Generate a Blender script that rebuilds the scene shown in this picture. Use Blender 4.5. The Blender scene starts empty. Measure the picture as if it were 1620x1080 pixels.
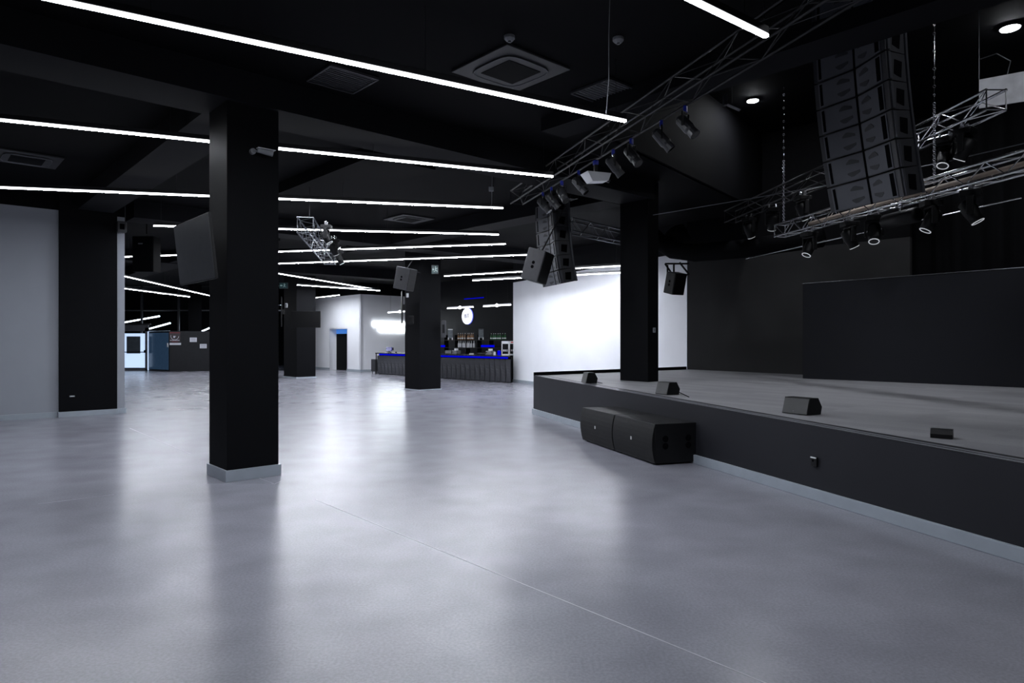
import bpy, bmesh, math, random
from mathutils import Vector, Matrix
random.seed(7)
scn = bpy.context.scene
COL = scn.collection
F, CX, CY, H = 1060.0, 810.0, 540.0, 1.7
V = Vector
def at(px, py, Y): return V(((px-CX)/F*Y, Y, H+(CY-py)/F*Y))
def gp(px, py, z=0.0):                       # point of the horizontal plane z seen at a pixel
    Y = (H-z)*F/(py-CY); return V(((px-CX)/F*Y, Y, z))
def xy(v, z): return V((v[0], v[1], z))
A = V((.74, .67, 0)).normalized(); B = V((-.67, .74, 0)).normalized(); Z = V((0,0,1))
DS = V((3.42, -10.65, 0)).normalized()       # along the stage front, towards the camera
NS = V((-DS.y*-1, DS.x*-1, 0)) ; NS = V((DS.y, -DS.x, 0)).normalized()  # stage front normal to the audience
if NS.x > 0: NS = -NS
def zs(Y): return .895-.138*(15.8-Y)/10.65   # slightly raked stage floor

# ------------------------------------------------------------------ materials
MC = {}
def mat(name, col, rough=.6, metal=0., var=.12, scale=6., bump=0., bscale=200., rvar=.05, spec=.5, emit=None, es=0.):
    if name in MC: return MC[name]
    m = bpy.data.materials.new(name); m.use_nodes = True; nt = m.node_tree; N = nt.nodes; L = nt.links
    b = N['Principled BSDF']; tc = N.new('ShaderNodeTexCoord'); nz = N.new('ShaderNodeTexNoise')
    nz.inputs['Scale'].default_value = scale; nz.inputs['Detail'].default_value = 5
    L.new(tc.outputs['Object'], nz.inputs['Vector'])
    cr = N.new('ShaderNodeValToRGB'); e = cr.color_ramp.elements
    e[0].position = .3; e[1].position = .7
    e[0].color = (*[c*(1-var) for c in col], 1); e[1].color = (*[min(1, c*(1+var)) for c in col], 1)
    L.new(nz.outputs['Fac'], cr.inputs['Fac']); L.new(cr.outputs['Color'], b.inputs['Base Color'])
    mr = N.new('ShaderNodeMapRange'); mr.inputs['To Min'].default_value = max(.02, rough-rvar); mr.inputs['To Max'].default_value = rough+rvar
    L.new(nz.outputs['Fac'], mr.inputs['Value']); L.new(mr.outputs['Result'], b.inputs['Roughness'])
    b.inputs['Metallic'].default_value = metal; b.inputs['Specular IOR Level'].default_value = spec
    if bump:
        n2 = N.new('ShaderNodeTexNoise'); n2.inputs['Scale'].default_value = bscale
        bp = N.new('ShaderNodeBump'); bp.inputs['Strength'].default_value = bump; bp.inputs['Distance'].default_value = .004
        L.new(tc.outputs['Object'], n2.inputs['Vector']); L.new(n2.outputs['Fac'], bp.inputs['Height']); L.new(bp.outputs['Normal'], b.inputs['Normal'])
    if emit:
        b.inputs['Emission Color'].default_value = (*emit, 1); b.inputs['Emission Strength'].default_value = es
    MC[name] = m; return m
BLK = mat('black paint', (.0055,.0057,.0064), .62, var=.08, scale=2, bump=.05, spec=.04)
BLKC = mat('column paint', (.0065,.0067,.0078), .6, var=.08, scale=2, bump=.05, spec=.04)
CEIL = mat('black ceiling', (.004,.0041,.005), .8, var=.35, scale=.35, spec=.06)
CEILG = mat('dark grey ceiling', (.0085,.0088,.0108), .8, var=.25, scale=.5, spec=.1)
WHT = mat('white wall paint', (.88,.89,.93), .65, var=.02, scale=1.5, bump=.03)
GRYW = mat('grey wall paint', (.31,.33,.37), .6, var=.03, scale=1.5, bump=.03)
DKW = mat('charcoal wall paint', (.034,.034,.035), .8, var=.12, scale=1., spec=.2)
STG = mat('stage face paint', (.0175,.018,.0225), .5, var=.06, scale=1.5, bump=.04, spec=.25)
SKT = mat('grey skirting', (.34,.38,.43), .4, var=.06, scale=5)
CAB = mat('cabinet paint', (.0075,.0077,.0085), .45, spec=.22, var=.15, scale=15, bump=.25, bscale=350)
CABG = mat('grey cabinet paint', (.032,.033,.039), .5, var=.12, scale=12, bump=.2, bscale=300)
GRL = mat('speaker grille', (.0065,.0067,.0075), .55, spec=.2, var=.3, scale=260, bump=.5, bscale=700, metal=.2)
GRLG = mat('grey array grille', (.092,.096,.112), .55, var=.1, scale=3, bump=.3, bscale=500)
DRK = mat('dark recess', (.003,.003,.004), .9, spec=.02)
ALU = mat('aluminium', (.85,.86,.9), .22, metal=1., var=.1, scale=20)
ALB = mat('black truss tube', (.018,.018,.021), .4, metal=.2, var=.15, scale=20)
STE = mat('dull steel', (.14,.145,.16), .4, metal=.8)
BLU = mat('blue clamp', (.01,.03,.45), .4)
PLW = mat('white plastic', (.75,.76,.78), .4, var=.03)
PLG = mat('grey plastic', (.22,.23,.25), .45, var=.05)
SCR = mat('screen glass', (.012,.012,.014), .12, var=.02, rvar=.02)
SCRM = mat('matte screen', (.028,.029,.032), .35, var=.03)
SCRD = mat('black screen', (.003,.003,.0035), .45, var=.02, spec=.15)
LEDW = mat('video wall face', (.006,.0068,.0115), .55, var=.08, scale=3, bump=.1, bscale=120, spec=.3)
CRT = mat('black curtain', (.006,.006,.007), .9, spec=.1)
LAMP = mat('lamp diffuser', (.9,.9,.9), .4, emit=(.88,.92,1.), es=150.)
LAMPW = mat('soft lamp diffuser', (.9,.9,.9), .4, emit=(.88,.92,1.), es=112.)
LAMPF = mat('bright lamp diffuser', (.9,.9,.9), .4, emit=(.88,.92,1.), es=260.)
LAMPE = mat('lamp diffuser side', (.9,.9,.9), .4, emit=(.93,.95,1.), es=5.)
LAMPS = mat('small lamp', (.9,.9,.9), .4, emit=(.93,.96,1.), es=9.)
SPOTE = mat('downlight lens', (.9,.9,.9), .4, emit=(.92,.95,1.), es=300.)
BLE = mat('blue led', (.0,.0,.05), .4, emit=(.0,.002,1.), es=.62, spec=0.)
DISC = mat('white sign face', (.9,.9,.9), .4, emit=(.88,.9,1.), es=1.1)
NEON = mat('lit lettering', (.9,.9,.9), .4, emit=(.9,.97,1.), es=9.)
GRN = mat('green bottle glass', (.02,.10,.035), .12, var=.1)
BRN = mat('brown bottle glass', (.22,.11,.05), .15, var=.3)
CLR = mat('pale bottle glass', (.62,.63,.66), .15, var=.2)
RED = mat('dark red print', (.14,.012,.022), .5)
PPR = mat('white paper', (.55,.56,.62), .7, var=.05)
INK = mat('grey print', (.16,.16,.19), .7)
SGN = mat('exit sign glass', (.05,.11,.11), .2, var=.1)
SGF = mat('exit sign figure', (.42,.62,.60), .4, emit=(.6,.9,.85), es=.12)
DGL = mat('door glass', (.10,.12,.14), .15, var=.1)
BLD = mat('blue reflection glass', (.03,.045,.06), .12, emit=(.03,.07,.14), es=.35)  # blue reflection put in as colour and a faint glow
DOORL = mat('lit door leaf', (.7,.8,.9), .4, emit=(.55,.72,1.), es=.9)  # light on the door leaf put in as a glow
GRYD = mat('grey door frame', (.12,.125,.14), .45)
BARP = mat('bar slat paint', (.03,.031,.038), .5, var=.1, scale=4)
TAN = mat('tan duct wrap', (.42,.34,.28), .6)
YEL = mat('yellow tag', (.5,.45,.03), .5)
LOGO = mat('badge', (.6,.6,.6), .3)

def floor_mat():
    m = bpy.data.materials.new('polished concrete'); m.use_nodes = True; nt = m.node_tree; N = nt.nodes; L = nt.links
    b = N['Principled BSDF']; tc = N.new('ShaderNodeTexCoord')
    def noise(s, d=6, ro=.6):
        n = N.new('ShaderNodeTexNoise'); n.inputs['Scale'].default_value = s; n.inputs['Detail'].default_value = d; n.inputs['Roughness'].default_value = ro
        L.new(tc.outputs['Object'], n.inputs['Vector']); return n
    big, mid, fine = noise(.45, 3), noise(1.8, 5, .5), noise(55, 3)
    r1 = N.new('ShaderNodeValToRGB'); e = r1.color_ramp.elements
    e[0].position, e[1].position = .1, .9; e[0].color = (.218,.220,.255,1); e[1].color = (.315,.317,.362,1)
    L.new(mid.outputs['Fac'], r1.inputs['Fac'])
    r2 = N.new('ShaderNodeValToRGB'); e = r2.color_ramp.elements
    e[0].position, e[1].position = .35, .65; e[0].color = (.86,.86,.86,1); e[1].color = (1.05,1.05,1.05,1)
    L.new(fine.outputs['Fac'], r2.inputs['Fac'])
    mx = N.new('ShaderNodeMixRGB'); mx.blend_type = 'MULTIPLY'; mx.inputs[0].default_value = 1
    L.new(r1.outputs[0], mx.inputs[1]); L.new(r2.outputs[0], mx.inputs[2])
    r3 = N.new('ShaderNodeValToRGB'); e = r3.color_ramp.elements
    e[0].position, e[1].position = .35, .65; e[0].color = (.93,.93,.93,1); e[1].color = (1.06,1.06,1.06,1)
    L.new(big.outputs['Fac'], r3.inputs['Fac'])
    m2 = N.new('ShaderNodeMixRGB'); m2.blend_type = 'MULTIPLY'; m2.inputs[0].default_value = 1
    L.new(mx.outputs[0], m2.inputs[1]); L.new(r3.outputs[0], m2.inputs[2]); L.new(m2.outputs[0], b.inputs['Base Color'])
    mr = N.new('ShaderNodeMapRange'); mr.inputs['From Min'].default_value = 0.; mr.inputs['From Max'].default_value = 1.
    mr.inputs['To Min'].default_value = .225; mr.inputs['To Max'].default_value = .268
    sm = noise(1.1, 2, .5); L.new(sm.outputs['Fac'], mr.inputs['Value']); L.new(mr.outputs[0], b.inputs['Roughness'])
    b.inputs['Specular IOR Level'].default_value = .56
    return m
def carpet_mat():
    m = bpy.data.materials.new('carpet tiles'); m.use_nodes = True; nt = m.node_tree; N = nt.nodes; L = nt.links
    b = N['Principled BSDF']; tc = N.new('ShaderNodeTexCoord'); mp = N.new('ShaderNodeMapping')
    mp.inputs['Rotation'].default_value = (0,0,math.radians(50)); L.new(tc.outputs['Object'], mp.inputs['Vector'])
    br = N.new('ShaderNodeTexBrick'); br.inputs['Scale'].default_value = 1.; br.inputs['Brick Width'].default_value = 1.0; br.inputs['Row Height'].default_value = .25
    br.inputs['Color1'].default_value = (.23,.23,.245,1); br.inputs['Color2'].default_value = (.30,.30,.315,1); br.inputs['Mortar'].default_value = (.25,.25,.26,1)
    br.inputs['Mortar Size'].default_value = .004; br.offset = .5; L.new(mp.outputs[0], br.inputs['Vector'])
    nz = N.new('ShaderNodeTexNoise'); nz.inputs['Scale'].default_value = 90; L.new(tc.outputs['Object'], nz.inputs['Vector'])
    mx = N.new('ShaderNodeMixRGB'); mx.blend_type = 'OVERLAY'; mx.inputs[0].default_value = .25
    L.new(br.outputs['Color'], mx.inputs[1]); L.new(nz.outputs['Fac'], mx.inputs[2]); L.new(mx.outputs[0], b.inputs['Base Color'])
    b.inputs['Roughness'].default_value = .52; b.inputs['Specular IOR Level'].default_value = .55
    bp = N.new('ShaderNodeBump'); bp.inputs['Strength'].default_value = .3; return m
def glass_mat():
    m = bpy.data.materials.new('dark facade glass'); m.use_nodes = True; nt = m.node_tree; N = nt.nodes; L = nt.links
    N.remove(N['Principled BSDF']); o = N['Material Output']
    g = N.new('ShaderNodeBsdfGlossy'); g.inputs['Roughness'].default_value = .02; g.inputs['Color'].default_value = (.5,.5,.55,1)
    t = N.new('ShaderNodeBsdfTransparent'); t.inputs['Color'].default_value = (.8,.85,.9,1)
    x = N.new('ShaderNodeMixShader'); fr = N.new('ShaderNodeFresnel'); fr.inputs['IOR'].default_value = 1.35
    L.new(fr.outputs[0], x.inputs[0]); L.new(t.outputs[0], x.inputs[1]); L.new(g.outputs[0], x.inputs[2]); L.new(x.outputs[0], o.inputs['Surface'])
    return m
FLR, CPT, GLS = floor_mat(), carpet_mat(), glass_mat()

# ------------------------------------------------------------------ mesh builder
class MB:
    def __init__(s): s.bm = bmesh.new()
    def poly(s, pts, h=None, d=None):        # polygon, optionally extruded by vector d (or up by h)
        if h is not None: d = V((0,0,h))
        vs = [s.bm.verts.new(p) for p in pts]; f = s.bm.faces.new(vs)
        if d is not None:
            w = [s.bm.verts.new(V(p)+d) for p in pts]; n = len(vs); s.bm.faces.new(w[::-1])
            for i in range(n): s.bm.faces.new([vs[i], w[i], w[(i+1)%n], vs[(i+1)%n]])
        return s
    def box(s, c, size, u=V((1,0,0)), w=None, bev=0., up=V((0,0,1))):
        u = V(u).normalized(); up = V(up).normalized(); v = up.cross(u).normalized() if w is None else V(w).normalized()
        c = V(c); hx, hy, hz = [q/2 for q in size]; vs = []
        for k in (-1,1):
            for i, j in ((-1,-1),(1,-1),(1,1),(-1,1)): vs.append(s.bm.verts.new(c+u*hx*i+v*hy*j+up*hz*k))
        fs = [s.bm.faces.new([vs[a] for a in q]) for q in ((3,2,1,0),(4,5,6,7),(0,1,5,4),(1,2,6,5),(2,3,7,6),(3,0,4,7))]
        if bev:
            es = list({e for f in fs for e in f.edges})
            bmesh.ops.bevel(s.bm, geom=es, offset=bev, segments=2, affect='EDGES', profile=.6)
        return s
    def tube(s, pts, r, n=8, caps=True):
        pts = [V(p) for p in pts]; rings = []
        for i, p in enumerate(pts):
            t = (pts[min(i+1, len(pts)-1)]-pts[max(i-1, 0)]).normalized()
            ref = V((0,0,1)) if abs(t.z) < .9 else V((1,0,0))
            x = t.cross(ref).normalized(); y = t.cross(x); rr = r[i] if isinstance(r, (list, tuple)) else r
            rings.append([s.bm.verts.new(p+x*rr*math.cos(2*math.pi*k/n)+y*rr*math.sin(2*math.pi*k/n)) for k in range(n)])
        for a, b in zip(rings, rings[1:]):
            for k in range(n): s.bm.faces.new([a[k], a[(k+1)%n], b[(k+1)%n], b[k]])
        if caps: s.bm.faces.new(rings[0][::-1]); s.bm.faces.new(rings[-1])
        return s
    def ring(s, c, nrm, R, r, n=20, m=6, arc=1.):
        nrm = V(nrm).normalized(); ref = V((0,0,1)) if abs(nrm.z) < .9 else V((1,0,0))
        x = nrm.cross(ref).normalized(); y = nrm.cross(x)
        pts = [V(c)+x*R*math.cos(2*math.pi*arc*k/n)+y*R*math.sin(2*math.pi*arc*k/n) for k in range(n+1)]
        return s.tube(pts, r, m, True)
    def build(s, name, m, parent=None, smooth=False):
        bmesh.ops.recalc_face_normals(s.bm, faces=s.bm.faces)
        me = bpy.data.meshes.new(name); s.bm.to_mesh(me); s.bm.free(); me.materials.append(m)
        if smooth:
            for p in me.polygons: p.use_smooth = True
        o = bpy.data.objects.new(name, me); COL.objects.link(o)
        if parent is not None:
            o.parent = parent; o.matrix_parent_inverse = parent.matrix_basis.inverted() if getattr(parent, '_w', 0) else Matrix()
        return o
def pieces(mb, name, m, parent):             # every loose piece becomes a part of its own
    o = mb.build('tmp', m, parent); me = o.data; n = len(me.vertices); g = list(range(n))
    def fd(a):
        while g[a] != a: g[a] = g[g[a]]; a = g[a]
        return a
    for e in me.edges:
        a, b = fd(e.vertices[0]), fd(e.vertices[1])
        if a != b: g[a] = b
    gr = {}
    for f in me.polygons: gr.setdefault(fd(f.vertices[0]), []).append(tuple(f.vertices))
    for fs in gr.values():
        ix = {}; vs = []
        for f in fs:
            for v in f:
                if v not in ix: ix[v] = len(vs); vs.append(me.vertices[v].co[:])
        q = bpy.data.meshes.new(name); q.from_pydata(vs, [], [[ix[v] for v in f] for f in fs]); q.materials.append(m)
        c = bpy.data.objects.new(name, q); COL.objects.link(c); c.parent = parent
    bpy.data.objects.remove(o)
def thing(name, label, cat, loc=(0,0,0), rz=0., group=None):
    o = bpy.data.objects.new(name, None); COL.objects.link(o); o.empty_display_size = .1
    o.location = loc; o.rotation_euler = (0,0,rz); o['label'] = label; o['category'] = cat
    if group: o['group'] = group
    return o
def tag(o, label, cat, group=None):
    o['label'] = label; o['category'] = cat
    if group: o['group'] = group
    return o
def origin(o):                               # move a single mesh's origin to its base centre
    me = o.data; n = len(me.vertices)
    c = sum((v.co for v in me.vertices), V())/n; c.z = min(v.co.z for v in me.vertices)
    me.transform(Matrix.Translation(-c)); o.location = c; return o
def struct(name, mb, m, parent=None):
    o = mb.build(name, m, parent)
    if parent is None: o['kind'] = 'structure'
    return o
def copy_tree(o, parent=None):
    c = o.copy(); COL.objects.link(c)
    if parent is not None: c.parent = parent
    for ch in list(o.children): copy_tree(ch, c)
    return c
def ang(v): return math.atan2(v[1], v[0])
def axis_obj(o, u, up=None):                 # orient so local +x = u, local +z = up
    u = V(u).normalized(); up = V(up or (0,0,1)); v = up.cross(u).normalized(); w = u.cross(v).normalized()
    o.rotation_euler = Matrix((u, v, w)).transposed().to_euler(); return o

# ------------------------------------------------------------------ camera
cam = bpy.data.cameras.new('camera'); co = bpy.data.objects.new('camera', cam); COL.objects.link(co)
co.location = (0,0,H); co.rotation_euler = (math.radians(90),0,0); cam.sensor_width = 36; cam.lens = F/1620*36; cam.clip_end = 200
scn.camera = co
scn.view_settings.view_transform = 'Standard'; scn.view_settings.look = 'None'; scn.view_settings.exposure = .08
w = bpy.data.worlds.new('night'); scn.world = w; w.use_nodes = True
w.node_tree.nodes['Background'].inputs[0].default_value = (.003,.004,.006,1); w.node_tree.nodes['Background'].inputs[1].default_value = 1

# ================================================================== SHELL
ZC, ZH = 5.0, 6.9
struct('floor', MB().poly([(-34,-8,0),(17,-8,0),(17,48,0),(-34,48,0)], d=V((0,0,-.1))), FLR)
K1 = V((1.34,10.57,0)); K0 = V((7.3,-8,0)); K2 = V((10.2,22,0))
struct('ceiling', MB().poly([(-34,-8,ZC),xy(K0,ZC),xy(K1,ZC),xy(K2,ZC),(10.2,48,ZC),(-34,48,ZC)], h=.15), CEIL)
struct('ceiling', MB().poly([xy(K0,ZH),(17,-8,ZH),(17,22,ZH),xy(K2,ZH),xy(K1,ZH)], h=.15), CEIL)
m = MB()
for p, q in ((K0,K1),(K1,K2)): m.box(xy((p+q)/2,(ZC+ZH)/2), ((q-p).length, .1, ZH-ZC), q-p)
struct('trim_1', m, CEIL)
def wall(name, p, q, h, m, z0=0., t=.15, side=1):
    p, q = V((p[0],p[1],0)), V((q[0],q[1],0)); d = (q-p); n = V((-d.y,d.x,0)).normalized()*side
    return struct(name, MB().box(xy((p+q)/2, (z0+h)/2)+n*t/2, (d.length,t,h-z0), d), m)
def skirt(name, p, q, h=.12, t=.03, side=-1, m=None):
    p, q = V((p[0],p[1],0)), V((q[0],q[1],0)); d = q-p; n = V((-d.y,d.x,0)).normalized()*side
    return struct(name, MB().box(xy((p+q)/2, h/2)+n*t/2, (d.length,t,h), d, bev=.004), m or SKT)
# left wall (grey white) with black band above
LE = V((-9.22,15.95,0)); LB = LE-A*26
wall('wall_left', LB, LE, 4.65, GRYW); wall('wall_left_upper', LB, LE, ZC, BLK, 4.65)
bpy.data.objects['wall_left_upper'].name = 'trim_2'
skirt('baseboard_left', LB, LE+A*.03)
wall('wall_back', (-34,-8), (17,-8), ZH, DKW, side=-1); wall('wall_right', (17,-8), (17,22), ZH, DKW, side=-1)
# far left wall of the foyer
wall('wall_far_left', (-30,24), (-30,39.3), ZC, DKW)
# white walls at the back
C12 = V((-8.46,37.5,0))
def onB(px, P=C12, D=B):                     # where the ray of a column px meets the line P+tD
    k = (px-CX)/F; t = (k*P.y-P.x)/(D.x-k*D.y); return P+D*t
W1e = C12+B*9.0
j0, j1 = onB(521.7), onB(549)
HT = 4.35
nA = A*.16
def wseg(p, q, z0, z1, mt, name): return struct(name, MB().box(xy((p+q)/2,(z0+z1)/2)+nA/2, ((q-p).length, .16, z1-z0), q-p), mt)
m = MB()
for p, q, z0, z1 in ((C12,j1,0,HT),(j1,j0,2.43,HT),(j0,W1e,0,HT)): m.box(xy((p+q)/2,(z0+z1)/2)+nA/2, ((q-p).length,.16,z1-z0), q-p)
# door recess
for jj, s in ((j0,1),(j1,-1)): m.box(xy(jj,1.215)+A*.3+B*.04*s, (.60,.08,2.43), A)
m.box(xy((j0+j1)/2, 2.47)+A*.3, ((j0-j1).length+.1,.6,.08), B)
struct('wall_far', m, WHT)
struct('trim_3', MB().box(xy((C12+W1e)/2,(HT+ZC)/2)+nA/2, ((W1e-C12).length,.16,ZC-HT), B), CEIL)
m = MB()
for p, q in ((C12,j1),(j0,W1e)): m.box(xy((p+q)/2,.06)-A*.015, ((q-p).length,.03,.12), q-p)
struct('baseboard_far', m, SKT)
dr = struct('door_1', MB().box(xy((j0+j1)/2,1.08)+A*.46, ((j0-j1).length-.02,.06,2.16), B, bev=.005), BLK)
MB().box(xy(j1,1.05)+A*.42+B*.12, (.03,.06,.14), B).build('door_handle', STE, dr)
MB().box(xy(j1,1.95)+A*.42+B*.22, (.16,.02,.26), B).build('door_notice', mat('blue notice', (.02,.08,.3), .5, emit=(.02,.12,.5), es=.4), dr)
struct('trim_4', MB().box(xy((j0+j1)/2,2.295)+A*.46, ((j0-j1).length-.02,.06,.27), B), mat('blue lit transom', (.08,.25,.6), .5, emit=(.06,.25,.8), es=.5))  # blue light on the panel put in as colour and glow
# second white wall with the lit lettering, bar niche
W2e = C12+A*5.0
struct('wall_sign', MB().box(xy((C12+W2e)/2, HT/2)+B*.08, ((W2e-C12).length,.16,HT), A), WHT)
struct('trim_5', MB().box(xy((C12+W2e)/2,(HT+ZC)/2)+B*.08, ((W2e-C12).length,.16,ZC-HT), A), CEIL)
struct('baseboard_sign', MB().box(xy((C12+W2e)/2,.06)-B*.015, ((W2e-C12).length,.03,.12), A), SKT)
WR0 = V((.05,28.1,0)); WR1 = V((4.83,18.5,0)); DR = (WR1-WR0).normalized()
BB0 = WR0+A*3.2                              # right end of the bar's back wall
kk = onB(652, BB0, B)
struct('wall_bar', MB().box(xy((BB0+kk)/2,ZC/2)+A*.08, ((BB0-kk).length,.16,ZC), B), mat('bar wall paint', (.0045,.005,.0075), .45, spec=.12))
struct('wall_bar_side', MB().box(xy(kk,ZC/2)+A*.9+B*.08, (1.9,.12,ZC), A), BLK)
struct('wall_bar_end', MB().box(xy((WR0+BB0)/2,ZC/2)-B*.06, ((BB0-WR0).length,.12,ZC), A), BLK)
NR = V((-DR.y, DR.x, 0)); NR = -NR if NR.x < 0 else NR          # away from the room
WH = 4.17
struct('wall_white', MB().box(xy((WR0+WR1)/2,WH/2)+NR*.08, ((WR1-WR0).length,.16,WH), DR), WHT)
struct('trim_6', MB().box(xy((WR0+WR1)/2,(WH+ZC)/2)+NR*.08, ((WR1-WR0).length,.16,ZC-WH), DR), CEILG)
struct('baseboard_white', MB().box(xy((WR0+WR1)/2,.06)-NR*.015, ((WR1-WR0).length,.03,.12), DR), SKT)
# stage back wall and curtain
SB0 = WR1; SB1 = V((8.55,14.4,0)); DB = (SB1-SB0).normalized()
struct('wall_stage', MB().box(xy((SB0+SB1)/2,(.7+3.95)/2)-B.cross(Z)*0+V((.055,.05,0)), ((SB1-SB0).length,.12,3.25), DB), DKW)
struct('trim_7', MB().box(xy((SB0+SB1)/2,(3.95+ZH)/2)+V((.055,.05,0)), ((SB1-SB0).length,.12,ZH-3.95), DB), CRT)
# facade of the foyer
FY = 39.3
m = MB()
for xx in (-30,-26.3,-21.72,-19.55,-15.6,-13.05): m.box((xx,FY,2.5), (.09,.12,5.0))
for zz, x0, x1 in ((3.52,-30,-13),(4.95,-30,-13),(.05,-30,-23),(2.72,-30,-21.2)): m.box(((x0+x1)/2,FY,zz), (x1-x0,.1,.07))
wf = struct('window_1', m, STE)
MB().box((-21.5,FY+.02,2.5), (17,.02,4.98)).build('window_pane', GLS, wf)
struct('wall_far_right', MB().box((-13.0,41.5,2.5), (.15,4.4,5)), DKW)
struct('wall_outside', MB().box((-21,47.5,2.5), (26,.2,5)), CRT)

# stage
S0 = V((.507,15.8,0)); SE = S0+DS*16.0
def stp(p, dz=0): return V((p[0],p[1],zs(p[1])+dz))
foot = [S0, SE, V((17,SE.y,0)), V((17,12,0)), V((11,14.8,0)), V((8.6,14.5,0)), WR1+V((.03,.03,0))]
m = MB(); lo = [m.bm.verts.new((p.x,p.y,0)) for p in foot]; hi = [m.bm.verts.new(stp(p)) for p in foot]
for i in range(len(foot)): j = (i+1)%len(foot); m.bm.faces.new([lo[i],lo[j],hi[j],hi[i]])
stage = thing('stage', 'long low black stage with a carpeted floor along the right side of the hall', 'stage', (0,0,0))
m.build('stage_face', STG, stage)
MB().poly([stp(p,.002) for p in foot]).build('stage_carpet', CPT, stage)
def along(s, off=0., dz=0.): p = S0+DS*s-NS*off; return stp(p, dz)
m = MB(); 
for off in (.05,.14): m.poly([along(0,off-.018,.003),along(16,off-.018,.003),along(16,off+.018,.003),along(0,off+.018,.003)], h=.006)
m.build('edge_strip', mat('edge strip metal', (.35,.36,.40), .35, metal=.7), stage)
MB().poly([along(.0,.0,.0025),along(16,.0,.0025),along(16,.26,.0025),along(.26,.26,.0025)], h=.002).build('edge_board', mat('edge board', (.022,.0225,.027), .5, spec=.2), stage)
d = (WR1-S0).normalized(); q0, q1 = S0, WR1-d*.05
m = MB(); n2 = V((-d.y,d.x,0))*-.03
m.poly([stp(q0,-.02),stp(q1,-.02),stp(q1+n2,-.02),stp(q0+n2,-.02)], h=.10); m.build('kerb', BLK, stage)
struct('baseboard_stage', MB().box(xy(S0+DS*8,.06)+NS*.02, (16.0,.04,.12), DS, bev=.006), SKT)

# floor joints
def joint(n, p, q, wd=.009):
    p, q = V(p), V(q); dd = (q-p).normalized()
    struct('trim_%d'%n, MB().box(xy((p+q)/2,.0006), ((q-p).length,wd,.001), dd), mat('floor joint', (.42,.42,.47), .5))
joint(8, gp(500,790), gp(1270,1104)); joint(9, gp(205,677), gp(302,718), .006)
joint(10, gp(325,765.5), gp(434,765.5), .005); joint(11, gp(405,754), gp(434,765.5), .005); joint(12, gp(434,765.5), gp(444,761), .005)
joint(13, gp(60,797), gp(180,782), .006)

# ------------------------------------------------------------------ columns
def column(name, label, corner, wr, wl, z0=0., top=ZC, skh=0., da=A, db=B, cat='column'):
    t = thing(name, label, cat, xy(corner, z0))
    c = V((0,0,0))+da*wr/2+db*wl/2
    MB().box(c+Z*(top-z0)/2, (wr, wl, top-z0), da, w=db, bev=.006).build('shaft', BLKC, t)
    if skh: MB().box(c+Z*skh/2, (wr+.05, wl+.05, skh), da, w=db, bev=.005).build('skirting', SKT, t)
    return t
CF = V((-3.445,8.1,0))
column('column', 'square black column in the foreground with a television on its side', CF, .64, .64, skh=.14)
CL = LE-A*1.315-B*.1
column('column', 'wide black pilaster against the pale left wall', CL, 1.14, .3, skh=.12)
C3 = V((-3.2,23.2,0))
column('column', 'black column standing in front of the bar', C3, .9, .92, skh=.03)
C4 = V((-9.9,30.8,0))
column('column', 'far black column left of the white passage wall', C4, .93, 1.4, skh=.06)
CS = V((2.78,13.7,0))
column('column', 'black column rising from the carpeted stage', CS, .36, .72, z0=zs(13.7)-.02)
column('column', 'dark column far back above the foyer booth', V((-18.75,38.8,0)), .64,.3, da=V((1,0,0)), db=V((0,1,0)))

# ceiling beams and ducts (real downstands on the column grid)
def beam(n, p, q, wd, z0, mt=CEILG, z1=ZC):
    p, q = V(p), V(q); struct('trim_%d'%n, MB().box(xy((p+q)/2,(z0+z1)/2), ((q-p).length, wd, z1-z0), q-p), mt)
c1 = CF+A*.32+B*.32
beam(14, c1-A*16, c1+A*8.2, .8, 4.62)
beam(15, c1+A*4-B*10.5, c1+A*4+B*.4-B*2, .5, 4.8)
c2 = CL+A*.6; beam(16, c2+A*.8, c2+A*18, .8, 4.6)
beam(17, c1+B*.5, c1+B*9, .7, 4.66); beam(18, c2+A*4.5+B*1, c2+A*4.5+B*22, .8, 4.62)
beam(19, C3-A*9+B*8, C3+A*6+B*8, .8, 4.6)
beam(20, CS-B*.1+B*1, CS+B*12, .7, 4.66)
beam(21, c1+A*3.2+B*1.2, c1+A*3.2+B*7, 1.3, 4.78, CEIL)

# ================================================================== LAMPS
def lamp(label, p0, p1, z, wires=(), w_=.047, lm=None, grp='suspended light lines'):
    a_, b_ = gp2(p0, z), gp2(p1, z); d_ = (b_-a_); L_ = d_.length
    t = thing('linear_lamp', label, 'lamp', (a_+b_)/2, ang(d_), None); axis_obj(t, d_)
    MB().box((0,0,.035), (L_, w_*.9, .06), bev=.004).build('housing', PLG if False else ALB, t)
    m = MB(); n = 10
    pts = []
    m.box((0,0,-.012), (L_-.004, w_, .028), bev=.009); df = m.build('diffuser', LAMPE, t); df.data.materials.append(lm or LAMP)
    for f_ in df.data.polygons:
        if f_.normal.z < -.9: f_.material_index = 1
    top = ZC-z
    for s in ((-.48,-.16,.16,.48) if L_ > 4 else (-.4,.4)):
        MB().tube([(s*L_,0,.06),(s*L_,0,top)], .003, 5).build('suspension_wire', ALB, t)
    return t
def gp2(p, z):
    if len(p) == 3: return V(p)
    if len(p) == 4: z = p[3]
    Y = (z-H)*F/(CY-p[1]); return V(((p[0]-CX)/F*Y, Y, z))
def ext(p0, p1, x):                           # extend the image line to column x
    return (x, p0[1]+(p1[1]-p0[1])*(x-p0[0])/(p1[0]-p0[0]))
lamp('longest brightest light line crossing the top left of the ceiling', (-500,-128), (990,190), 4.3)
lamp('short bright light line at the top right, above the stage front', (700,-196), (1213,55), 4.3)
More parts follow.
